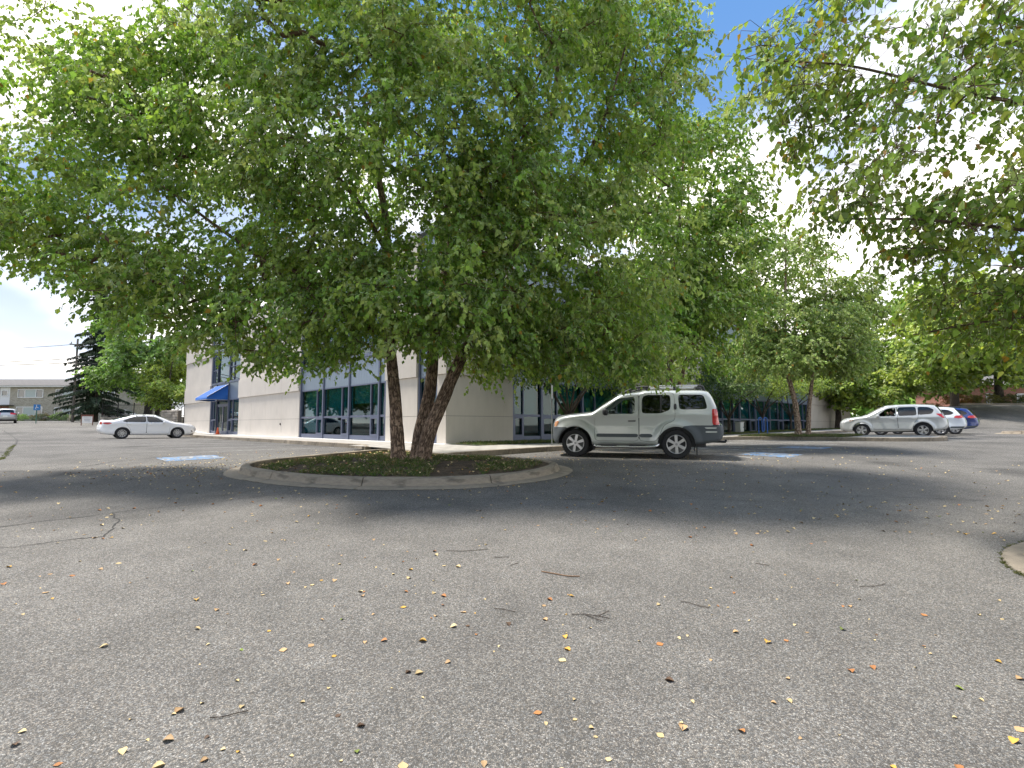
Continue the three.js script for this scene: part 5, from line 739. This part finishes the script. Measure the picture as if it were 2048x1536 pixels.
{
  const f = thing('metal_fence', 'black metal picket fence on the stone wall', 'fence', [-44.5, wy + 0.84, -56.5], Math.atan2(52.8 - 56.5, -33.2 + 44.5)), L = Math.hypot(11.3, 3.7);
  for (const y of [0.12, 1.25]) obj('rail', box(L, 0.04, 0.03, L / 2, y, 0), darkMetal, f);
  const pk = new THREE.CylinderGeometry(0.011, 0.011, 1.4, 5); for (let i = 0; i <= 84; i++) { const m = obj('picket', pk, darkMetal, f); m.position.set(0.05 + i * (L - 0.1) / 84, 0.71, 0); }
  for (let i = 0; i <= 5; i++) { const m = obj('post', box(0.07, 1.5, 0.07, 0, 0.75, 0), darkMetal, f); m.position.x = 0.035 + i * (L - 0.07) / 5; m.position.z = 0.001; }
}
{ // stair rail climbing to the offices' end
  const r = thing('stair_railing', 'dark sloping stair railing beside the concrete end of the offices', 'railing', [-33.4, H(-33, 50) + 1.1, -51]), q = (t, y) => V(3.0 * t, y + 1.25 * t, 1.5 * t);
  obj('handrail', rod(q(0, 0.95), q(1, 0.95), 0.03), darkMetal, r); obj('bottom_rail', rod(q(0, 0.1), q(1, 0.1), 0.025), darkMetal, r); for (let i = 0; i <= 20; i++) obj('baluster', rod(q(i / 20, i % 10 ? 0.1 : -0.9), q(i / 20, 0.95), i % 10 ? 0.011 : 0.03, 5), darkMetal, r);
}
{ // utility poles and wires along the street
  const wood = std([0.17, 0.15, 0.13], 0.95), poles = [[-96, 66], [-54.4, 64.5], [-12, 66.5]];
  poles.forEach(([X, d], i) => { const p = at(X, d), t = thing('utility_pole', ['weathered wooden utility pole beyond the grey car', 'weathered wooden utility pole rising in front of the spruce', 'wooden utility pole behind the offices'][i], 'pole', [p.x, p.y, p.z], 0, 'utility poles along the street'); obj('shaft', rod(V(0, -0.3, 0), V(0, 10.4, 0), 0.15, 10, 0.10), wood, t); obj('crossarm', box(0.12, 0.12, 2.2, 0, 9.6, 0), wood, t); obj('insulator', [-0.9, 0.9].map((z) => rod(V(0, 9.66, z), V(0, 9.9, z), 0.05)), std([0.3, 0.3, 0.3], 0.4), t); });
  [[9.9, -0.9, 'highest power wire strung between the utility poles'], [7.9, 0.1, 'middle cable strung between the utility poles'], [7.4, -0.1, 'lowest cable strung between the utility poles']].forEach(([y, z, label], k) => { const pts = []; for (let s = 0; s < 2; s++) { const [a, b] = [poles[s], poles[s + 1]]; for (let i = s ? 1 : 0; i <= 12; i++) { const t = i / 12, q = at(lerp(a[0], b[0], t), lerp(a[1], b[1], t)); const yy = lerp(H(...a), H(...b), t) + y - 0.8 * Math.sin(Math.PI * t) * (1 - k * 0.25); pts.push(V(q.x, yy, q.z + z)); } } tag(obj('power_wire', tube(pts, k ? 0.05 : 0.03, 4, false, 60), darkMetal), label, 'wire', 'wires along the street'); });
}
{ // accessible-parking sign, notice board, bench
  const p = at(-51.6, 56.5), s = thing('parking_sign', 'small blue accessible parking sign on a green post', 'sign', [p.x, p.y, p.z], 0.75); obj('post', rod(V(0, -0.1, 0), V(0, 1.9, 0), 0.04), std([0.08, 0.2, 0.16], 0.6), s); const pl = obj('sign_panel', box(0.56, 0.62, 0.03, 0, 1.75, 0.06), std([0.03, 0.19, 0.5], 0.5), s); obj('wheelchair_symbol', [new THREE.TorusGeometry(0.11, 0.022, 6, 20, 4.6).translate(-0.02, 1.66, 0.08), box(0.045, 0.22, 0.01, -0.04, 1.83, 0.08), box(0.16, 0.04, 0.01, 0.04, 1.735, 0.0815), new THREE.SphereGeometry(0.04, 8, 6).scale(1, 1, 0.3).translate(-0.04, 1.98, 0.08)], std([0.8, 0.8, 0.8], 0.5), pl);
}
{ const p = at(-40.6, 49.8), s = thing('notice_board', 'white notice board with dark top on two posts at the lot edge', 'sign', [p.x, p.y, p.z], 0.6); for (const x of [-0.42, 0.42]) obj('post', box(0.07, 1.0, 0.07, x, 0.45, 0), std([0.2, 0.1, 0.07], 0.8), s); obj('board', box(0.78, 0.62, 0.05, 0, 0.55, 0), whiteTrim, s); obj('top_strip', box(0.95, 0.16, 0.09, 0, 0.95, 0), std([0.16, 0.07, 0.05], 0.8), s); obj('printed_band', [0.72, 0.58, 0.44].map((y, i) => box(0.6 - 0.1 * i, 0.05, 0.01, 0, y, 0.03)), std([0.33, 0.34, 0.36], 0.7), s); }
{ const p = at(-60.0, 71.5), s = thing('garden_bench', 'pale wooden bench before the apartment hedge', 'bench', [p.x, p.y, p.z], 0.3), m = std([0.5, 0.45, 0.36], 0.8); for (const z of [-0.16, 0, 0.16]) obj('seat_slat', box(1.6, 0.04, 0.13, 0, 0.45, z), m, s); for (const y of [0.62, 0.8]) obj('back_slat', box(1.6, 0.13, 0.04, 0, y, -0.26), m, s); for (const x of [-0.7, 0.7]) { obj('leg', box(0.08, 0.45, 0.08, x, 0.215, 0.17), m, s); obj('leg', box(0.08, 0.9, 0.08, x, 0.43, -0.21), m, s); } }
// ───────── by the offices: cone, bike rack, cabinet, sign post ─────────
{ const p = atB(-0.75, -26.3, 0.152), s = thing('traffic_cone', 'small orange traffic cone beside the glass doors', 'cone', [p.x, p.y, p.z], 0.3), or = std([0.75, 0.11, 0.02], 0.55); obj('cone', new THREE.LatheGeometry([[0.15, 0.035], [0.125, 0.05], [0.035, 0.5], [0.02, 0.505], [0.018, 0.48]].map(([a, b]) => new THREE.Vector2(a, b)), 20), or, s); obj('base', box(0.36, 0.035, 0.36, 0, 0.0175, 0, 0.01), or, s); }
{ const p = atB(22.1, 3.1, 0.152), s = thing('bike_rack', 'blue tubular bike rack of two tall loops', 'bike rack', [p.x, p.y, p.z], 0.0), b = std([0.015, 0.11, 0.42], 0.35); const pts = [V(-0.27, 0, 0), V(-0.27, 0.8, 0)]; for (let i = 1; i < 6; i++) { const a = Math.PI - i / 6 * Math.PI; pts.push(V(-0.165 + 0.105 * Math.cos(a), 0.88 + 0.105 * Math.sin(a), 0)); } pts.push(V(-0.06, 0.8, 0), V(-0.06, 0.25, 0)); for (let i = 1; i < 5; i++) { const a = Math.PI + i / 5 * Math.PI; pts.push(V(0.06 * Math.cos(a), 0.2 + 0.06 * Math.sin(a), 0)); } pts.push(V(0.06, 0.25, 0), V(0.06, 0.8, 0)); for (let i = 1; i < 6; i++) { const a = Math.PI - i / 6 * Math.PI; pts.push(V(0.165 + 0.105 * Math.cos(a), 0.88 + 0.105 * Math.sin(a), 0)); } pts.push(V(0.27, 0.8, 0), V(0.27, 0, 0)); obj('loop_tube', tube(pts, 0.032, 8, false, 90), b, s); obj('foot_plate', [-0.27, 0.27].map((x) => new THREE.CylinderGeometry(0.07, 0.07, 0.012, 12).translate(x, 0.006, 0)), b, s); }
{ const p = atB(23.2, 1.2, 0.16), s = thing('utility_cabinet', 'pale metal utility cabinet behind the bike rack', 'cabinet', [p.x, p.y, p.z], BA), m = std([0.55, 0.57, 0.55], 0.5); obj('case', box(0.55, 0.68, 0.34, 0, 0.36, 0, 0.02), m, s); obj('cabinet_door', box(0.47, 0.56, 0.012, 0, 0.36, 0.176), m, s); obj('lid', box(0.6, 0.04, 0.4, 0, 0.715, 0), m, s); obj('latch', box(0.03, 0.08, 0.02, 0.18, 0.38, 0.19), darkMetal, s); }
{ const p = atB(1.5, 3.9, 0.152), s = thing('sign_post', 'slim grey parking sign post before the dark glass', 'sign', [p.x, p.y, p.z], 1.35), m = std([0.35, 0.37, 0.37], 0.4, { metalness: 0.6 }); obj('post', box(0.045, 2.1, 0.03, 0, 1.0, 0), m, s); obj('sign_panel', box(0.30, 0.46, 0.006, 0, 1.8, 0.02), std([0.7, 0.72, 0.74], 0.5), s); obj('bolt', [1.68, 1.92].map((y) => new THREE.CylinderGeometry(0.012, 0.012, 0.012, 8).rotateX(Math.PI / 2).translate(0, y, 0.026)), m, s); }
// ───────── the driver in the silver estate car ─────────
{
  const field = (bones, lo, size, n) => { const mc = new MarchingCubes(n, new THREE.MeshBasicMaterial(), false, false, 200000); const f = mc.field, k = 0.035; for (let z = 0; z < n; z++) for (let y = 0; y < n; y++) for (let x = 0; x < n; x++) { const p = V(lo.x + x / n * size, lo.y + y / n * size, lo.z + z / n * size); let s = 0; for (const [a, b, ra, rb] of bones) { const ab = b.clone().sub(a), t = clamp(p.clone().sub(a).dot(ab) / Math.max(1e-9, ab.lengthSq())), d = p.distanceTo(a.clone().addScaledVector(ab, t)) - lerp(ra, rb, t); s += Math.exp(-d / (k * (ra < 0.02 ? 0.15 : 0.6))); } f[x + y * n + z * n * n] = Math.log(Math.max(s, 1e-30)); } mc.isolation = 0; mc.update(); const g = new THREE.BufferGeometry(), c = mc.count, P = mc.positionArray.slice(0, c * 3), N = mc.normalArray.slice(0, c * 3); for (let i = 0; i < c; i++) for (let q = 0; q < 3; q++) P[i * 3 + q] = lo.getComponent(q) + (P[i * 3 + q] + 1) / 2 * size; g.setAttribute('position', new THREE.BufferAttribute(P, 3)); g.setAttribute('normal', new THREE.BufferAttribute(N, 3)); const m = mergeVertices(g.deleteAttribute('normal'), 1e-4); m.computeVertexNormals(); return m; };
  estateCar.updateMatrixWorld(true);
  const d = thing('person', 'seated driver in dark top with dark hair, hand raised to the face', 'person'); d.applyMatrix4(estateCar.matrixWorld);
  const sx = -2.2, z0 = -0.40, hip = V(sx - 0.06, 0.62, z0), chest = V(sx - 0.16, 0.98, z0), neck = V(sx - 0.17, 1.16, z0), head = V(sx - 0.12, 1.31, z0);
  const shL = V(sx - 0.15, 1.09, z0 - 0.18), shR = V(sx - 0.15, 1.09, z0 + 0.18), elL = V(sx + 0.06, 0.98, z0 - 0.24), wrL = V(sx + 0.05, 1.19, z0 - 0.13), elR = V(sx + 0.12, 0.93, z0 + 0.2), wrR = V(sx + 0.36, 0.98, z0 + 0.1);
  const skin = std([0.42, 0.25, 0.17], 0.6);
  const body = field([[hip, chest, 0.15, 0.15], [chest, neck, 0.14, 0.06], [shL, shR, 0.075, 0.075], [shL, elL, 0.055, 0.043], [elL, wrL, 0.042, 0.028], [shR, elR, 0.055, 0.043], [elR, wrR, 0.042, 0.028], [V(hip.x, hip.y, z0 - 0.1), V(sx + 0.38, 0.70, z0 - 0.12), 0.09, 0.07], [V(hip.x, hip.y, z0 + 0.1), V(sx + 0.38, 0.70, z0 + 0.12), 0.09, 0.07], [V(sx + 0.38, 0.70, z0 - 0.12), V(sx + 0.58, 0.43, z0 - 0.12), 0.065, 0.045], [V(sx + 0.38, 0.70, z0 + 0.12), V(sx + 0.58, 0.43, z0 + 0.12), 0.065, 0.045]], V(sx - 0.5, 0.3, z0 - 0.65), 1.3, 64);
  obj('body', body, std([0.03, 0.032, 0.04], 0.85), d);
  const hd = field([[V(head.x, head.y + 0.03, z0), V(head.x + 0.02, head.y - 0.05, z0), 0.088, 0.062], [V(head.x + 0.09, head.y + 0.005, z0), V(head.x + 0.105, head.y - 0.025, z0), 0.010, 0.016], [V(head.x + 0.06, head.y - 0.075, z0), V(head.x + 0.03, head.y - 0.06, z0), 0.028, 0.04], [V(head.x, head.y - 0.01, z0 - 0.088), V(head.x, head.y - 0.03, z0 - 0.086), 0.018, 0.012], [V(head.x, head.y - 0.01, z0 + 0.088), V(head.x, head.y - 0.03, z0 + 0.086), 0.018, 0.012], [neck, V(head.x - 0.02, head.y - 0.08, z0), 0.055, 0.05]], V(head.x - 0.17, head.y - 0.2, z0 - 0.17), 0.36, 48);
  obj('head', hd, skin, d);
  const hr = new THREE.SphereGeometry(0.112, 20, 14, 0, 6.29, 0, 1.75); hr.rotateZ(0.55); hr.scale(1, 1.08, 0.98); hr.translate(head.x - 0.018, head.y + 0.028, z0); obj('hair', hr, std([0.02, 0.013, 0.009], 0.7), d);
  for (const s of [-1, 1]) obj('eye', new THREE.SphereGeometry(0.011, 8, 6).translate(head.x + 0.083, head.y + 0.012, z0 + s * 0.032), std([0.05, 0.03, 0.02], 0.2), d);
  obj('mouth', box(0.01, 0.008, 0.045, head.x + 0.088, head.y - 0.055, z0), std([0.3, 0.1, 0.09], 0.5), d);
  for (const [w, dir, up] of [[wrL, V(0.25, 0.95, 0.15), V(-0.6, 0.2, 0.7)], [wrR, V(0.8, 0.3, 0), V(0.2, -0.6, -0.3)]]) {
    dir.normalize(); const sd = dir.clone().cross(up).normalize(), palm = w.clone().addScaledVector(dir, 0.08), bones = [[w, palm, 0.026, 0.034], [palm.clone().addScaledVector(sd, -0.02), palm.clone().addScaledVector(sd, 0.022), 0.016, 0.016]];
    [[-0.03, 0.058], [-0.01, 0.072], [0.011, 0.067], [0.031, 0.05]].forEach(([o, l]) => { const a = palm.clone().addScaledVector(sd, o), b = a.clone().addScaledVector(dir, l * 0.55), c = b.clone().addScaledVector(dir, l * 0.3).addScaledVector(up, l * 0.45); bones.push([a, b, 0.0095, 0.009], [b, c, 0.009, 0.0075]); });
    const ta = w.clone().addScaledVector(dir, 0.03).addScaledVector(sd, -0.03), tb = ta.clone().addScaledVector(dir, 0.035).addScaledVector(sd, -0.025), tc = tb.clone().addScaledVector(dir, 0.025).addScaledVector(up, 0.012); bones.push([ta, tb, 0.012, 0.010], [tb, tc, 0.010, 0.008]);
    obj('hand', field(bones, palm.clone().sub(V(0.13, 0.13, 0.13)), 0.26, 56), skin, d);
  }
}
// ───────── ground cover, fallen leaves, twigs ─────────
{
  const R = rng(301), tuft = (() => { const pos = [], idx = []; for (let i = 0; i < 7; i++) { const a = i * 2.4, lean = 0.35 + 0.4 * hash2(i, 2), h = 0.6 + 0.5 * hash2(i, 3), c = Math.cos(a), s = Math.sin(a), o = pos.length / 3, w = 0.07; pos.push(-s * w + c * 0.1, 0, c * w + s * 0.1, s * w + c * 0.1, 0, -c * w + s * 0.1, c * (0.1 + lean * 0.5), h * 0.65, s * (0.1 + lean * 0.5), c * (0.1 + lean * 1.2), h, s * (0.1 + lean * 1.2)); idx.push(o, o + 1, o + 2, o + 2, o + 1, o + 3); } return quadsGeo(pos, idx); })();
  const gm = phys([1, 1, 1], 1, { transmission: 0.25, thickness: 0, ior: 1.3 });
  const scatter = (name, label, n, pick, size, tones) => { const im = shadows(new THREE.InstancedMesh(tuft, gm, n)), m = new THREE.Matrix4(), q = new THREE.Quaternion(), c = new THREE.Color(); for (let i = 0; i < n; i++) { const p = pick(); const s = size * (0.55 + 0.8 * R()); m.compose(p, q.setFromEuler(new THREE.Euler(0.2 * (R() - 0.5), R() * 6.28, 0.2 * (R() - 0.5))), V(s, s * (0.6 + 0.6 * R()), s)); im.setMatrixAt(i, m); const t = tones[Math.floor(R() * tones.length)], v = 0.7 + 0.6 * R(); im.setColorAt(i, c.setRGB(t[0] * v, t[1] * v, t[2] * v)); } im.name = numbered(name); im.userData.kind = 'stuff'; im.userData.label = label; im.userData.category = 'grass'; scene.add(im); };
  const green = [[0.10, 0.15, 0.03], [0.08, 0.13, 0.03], [0.13, 0.15, 0.045], [0.19, 0.16, 0.08]];
  const inIsland = () => { for (;;) { const t = R(), k = Math.pow(R(), 0.5) * 0.93, p = island.curve.getPointAt(t), X = lerp(-2.2, p.x, k), d = lerp(12.0, p.z, k); if (fbm(X * 0.9, d * 0.9, 77, 3) < 0.40 + 0.12 * R()) continue; return V(X, H(X, d) + lerp(0.20, islandEdge(p.x, p.z), k * k) - 0.012, -d); } };
  scatter('island_grass', 'thin grass growing through the soil of the birch island', 3000, inIsland, 0.075, green);
  const inB = (x0, x1, z0, z1, dy) => () => atB(lerp(x0, x1, R()), lerp(z0, z1, R()), dy);
  scatter('lawn_grass', 'short grass along the foot of the offices', 9000, inB(0, 45, 0.35, 2.25, 0.155), 0.085, green); scatter('peninsula_grass', 'short grass on the peninsula under the pale birch', 6000, inB(15.2, 18.9, 4.4, 9.1, 0.155), 0.08, green);
  scatter('crack_weeds', 'weeds growing in the long asphalt crack', 420, () => { const t = R(), P = [[-13.2, 13.2], [-13.56, 13.95], [-15.69, 16.29], [-18.3, 19.1], [-20.86, 21.96]], f = Math.min(3.99, Math.pow(t, 1.6) * 4), i = Math.floor(f), u = f - i, X = lerp(P[i][0], P[i + 1][0], u) + 0.12 * (R() - 0.5), d = lerp(P[i][1], P[i + 1][1], u) + 0.1 * (R() - 0.5); return at(X, d); }, 0.03, [[0.16, 0.17, 0.04], [0.12, 0.15, 0.04]]);
  scatter('kerb_moss', 'moss and weeds along the mossy kerb beside the asphalt', 700, () => { const a = R() * 6.28, k = 1 + 0.02 * (R() - 0.5), X = 7.1 + 2.77 * k * Math.cos(a), d = 4.2 + 1.82 * k * Math.sin(a); return at(X, d, 0.0); }, 0.022, [[0.13, 0.13, 0.025], [0.09, 0.11, 0.02]]);
}
{
  const R = rng(401), shapes = [0, 1, 2, 3].map((k) => { const curl = 0.12 + 0.16 * k, pos = [], idx = [], rows = 5; const wd = [0, 0.30, 0.38, 0.25, 0]; for (let i = 0; i < rows; i++) for (const s of [-1, 0, 1]) { const y = i / (rows - 1), x = s * wd[i] * (1 + 0.15 * hash2(i, s + 2, k)); pos.push(x, 0.05 + curl * Math.abs(s) * wd[i] * 1.6 + 0.14 * Math.sin(y * 3.1 + k) * (k % 2 ? 1 : -0.3) + (k > 1 && s > 0 ? 0.15 * wd[i] : 0) + 0.06, -(y - 0.5)); } for (let i = 0; i < rows - 1; i++) for (let s = 0; s < 2; s++) { const a = i * 3 + s; idx.push(a, a + 1, a + 3, a + 1, a + 4, a + 3); } const o = pos.length / 3; pos.push(-0.012, 0.07, -0.5, 0.012, 0.07, -0.5, 0.05, 0.03, -0.82); idx.push(o, o + 1, o + 2); return quadsGeo(pos, idx); });
  const kinds = [['pale yellow fallen birch leaf on the asphalt', [0.52, 0.40, 0.20]], ['orange brown fallen birch leaf on the asphalt', [0.36, 0.15, 0.045]], ['tan dry fallen birch leaf on the asphalt', [0.42, 0.27, 0.13]], ['golden fallen birch leaf on the asphalt', [0.50, 0.29, 0.05]], ['dark brown curled fallen leaf on the asphalt', [0.09, 0.05, 0.025]], ['green fallen birch leaf on the asphalt', [0.16, 0.21, 0.03]]];
  const mats = kinds.map(([, c]) => [0.85, 1.1].map((v) => std(c.map((q) => q * v), 0.75)));
  const kindOf = () => { const q = R(); return q < 0.40 ? 0 : q < 0.56 ? 1 : q < 0.82 ? 2 : q < 0.92 ? 3 : q < 0.965 ? 4 : 5; };
  const slope = Math.atan(0.044);
  let n = 0, guard = 0;
  while (n < 300 && guard++ < 20000) {
    const d = 1.75 + 6.2 * Math.pow(R(), 0.72), X = (R() * 2 - 1) * d * 0.99; if (X > 4.0 && Math.hypot((X - 7.1) / 2.8, (d - 4.2) / 1.8) < 1) continue;
    if (fbm(X * 0.8, d * 0.8, 55, 3) < 0.30 + 0.28 * R()) continue;
    const k = kindOf(), m = obj('fallen_leaf', shapes[Math.floor(R() * 4)], mats[k][R() < 0.5 ? 0 : 1]); const s = 0.037 * (0.6 + 0.85 * R());
    m.position.copy(at(X, d, 0.001 - 0.06 * s)); m.scale.set(s, s, s); m.rotation.set(slope + 0.2 * (R() - 0.5), R() * 6.28, 0.3 * (R() - 0.5), 'YXZ'); tag(m, kinds[k][0], 'leaf', kinds[k][0].replace(' birch', '').replace('leaf', 'leaves').replace(' on the asphalt', '')); n++;
  }
  const M = [], C = [], m4 = new THREE.Matrix4(), q4 = new THREE.Quaternion();
  const add = (X, d, dy, s) => { const k = R() < 0.5 ? 0 : kindOf(), c = kinds[k][1], v = 0.85 + 0.35 * R(); m4.compose(at(X, d, dy), q4.setFromEuler(new THREE.Euler(0.3 * (R() - 0.5), R() * 6.28, 0.4 * (R() - 0.5))), V(s, s, s)); M.push(m4.clone()); C.push(c.map((q) => q * v)); };
  for (let i = 0; i < 650; i++) { const a = R() * 6.28, r = 1 + 1.1 * Math.pow(R(), 1.4), X = -2.6 + 4.1 * r * Math.cos(a), d = 12 + 3.2 * r * Math.sin(a); if (d > 8 && d < 19) add(X, d, 0.0, 0.042 * (0.7 + 0.6 * R())); }
  for (let i = 0; i < 260; i++) add(-7.5 + 2.6 * (R() + R() - 1), 11.6 + 2.6 * (R() + R() - 1), 0.0, 0.042 * (0.7 + 0.6 * R()));
  for (let i = 0; i < 420; i++) { const t = R(), k = Math.sqrt(R()) * 0.95, p = island.curve.getPointAt(t), X = lerp(-2.2, p.x, k), d = lerp(12.0, p.z, k); add(X, d, lerp(0.20, islandEdge(p.x, p.z), k * k) + 0.035, 0.055 * (0.7 + 0.6 * R())); }
  for (let i = 0; i < 500; i++) { const d = 6 + 13 * R(), X = 2 + 10 * R(); add(X, d, 0.0, 0.042 * (0.7 + 0.6 * R())); }
  for (let i = 0; i < 420; i++) { const d = 2.0 + 7 * Math.pow(R(), 0.7), X = (R() * 2 - 1) * d * 1.02; if (fbm(X * 0.8, d * 0.8, 55, 3) > 0.38 + 0.2 * R() && Math.hypot((X - 7.1) / 2.8, (d - 4.2) / 1.8) > 1) add(X, d, -0.001, 0.019 * (0.6 + 0.8 * R())); }
  for (let i = 0; i < 60; i++) { const a = R() * 6.28, X = 7.1 + 2.6 * Math.cos(a), d = 4.2 + 1.65 * Math.sin(a); add(X, d, 0.022, 0.042 * (0.7 + 0.6 * R())); }
  const im = shadows(new THREE.InstancedMesh(shapes[1], std([1, 1, 1], 0.75), M.length)), c = new THREE.Color(); M.forEach((m, i) => { im.setMatrixAt(i, m); im.setColorAt(i, c.setRGB(...C[i])); }); im.name = 'leaf_litter'; im.userData = { kind: 'stuff', label: 'scattered yellow leaf litter round the birch island', category: 'leaves' }; scene.add(im);
  // twigs
  const tw = [[0.42, 4.62, 0.34, -0.35, 'longest bare twig, pale brown, lying on the asphalt'], [-0.45, 5.35, 0.42, 0.1, 'thin broken twig among orange leaves'], [-0.1, 5.12, 0.14, -0.1, 'short straight dark twig'], [0.02, 4.9, 0.1, 0.7, 'tiny slanting dark twig'], [0.55, 3.75, 0.26, -0.25, 'forked dark twig with dead leaves caught in it'], [-0.05, 3.85, 0.16, -0.3, 'bent grey twig lying on the asphalt'], [1.35, 3.95, 0.2, -0.6, 'dark thin twig pointing at the mossy bed'], [2.95, 4.35, 0.26, 0.25, 'curved dark twig near the mossy bed'], [-1.35, 2.6, 0.16, 0.3, 'short dark twig lying alone among few leaves'], [2.3, 4.9, 0.12, -0.7, 'small dark twig with one brown leaf']];
  tw.forEach(([X, d, l, a, label], i) => { const pts = [-0.5, -0.15, 0.2, 0.5].map((t, k) => { const x = X + Math.cos(a) * l * t - Math.sin(a) * 0.05 * l * Math.sin(k * 2.1 + i), e = d + Math.sin(a) * l * t + Math.cos(a) * 0.06 * l * Math.cos(k * 1.7 + i); return at(x, e, 0.007); }); const g = [tube(pts, 0.0026 + (i === 0 ? 0.0022 : 0), 5, false, 10)]; if (i === 4) g.push(rod(pts[1], at(X + 0.06, d - 0.1, 0.012), 0.003, 5), rod(pts[2], at(X + 0.14, d + 0.05, 0.02), 0.003, 5)); tag(obj('twig', g, std(i === 0 ? [0.20, 0.12, 0.07] : [0.055, 0.042, 0.032], 0.9)), label, 'twig', 'twigs on the asphalt'); });
}
{ // far wood closing the view behind everything
  const R = rng(501), n = 15000, im = shadows(new THREE.InstancedMesh(leafSmall(0.8), std([1, 1, 1], 0.95), n)), m = new THREE.Matrix4(), q = new THREE.Quaternion(), c = new THREE.Color();
  for (let i = 0; i < n; i++) { const a = -0.52 + R() * 1.85, r = 125 + 35 * R(), X = r * Math.sin(a), d = r * Math.cos(a) , k = Math.floor((a + 2) * 14), top = 7 + 7 * hash2(k, 5) , y = Math.pow(R(), 0.7) * top; const s = 2.0 * (0.6 + 0.8 * R()); m.compose(V(X, H(X, d) + y, -d), q.setFromEuler(new THREE.Euler(R() * 6.28, R() * 6.28, R() * 6.28)), V(s, s, s)); im.setMatrixAt(i, m); const t = G.maple[Math.floor(R() * 3)], v = 0.7 + 0.6 * R(); im.setColorAt(i, c.setRGB(t[0] * v, t[1] * v, t[2] * v)); }
  im.name = 'far_wood'; im.userData = { kind: 'stuff', label: 'far belt of green woodland closing the view', category: 'wood' }; scene.add(im);
}
renderer.render(scene, camera);
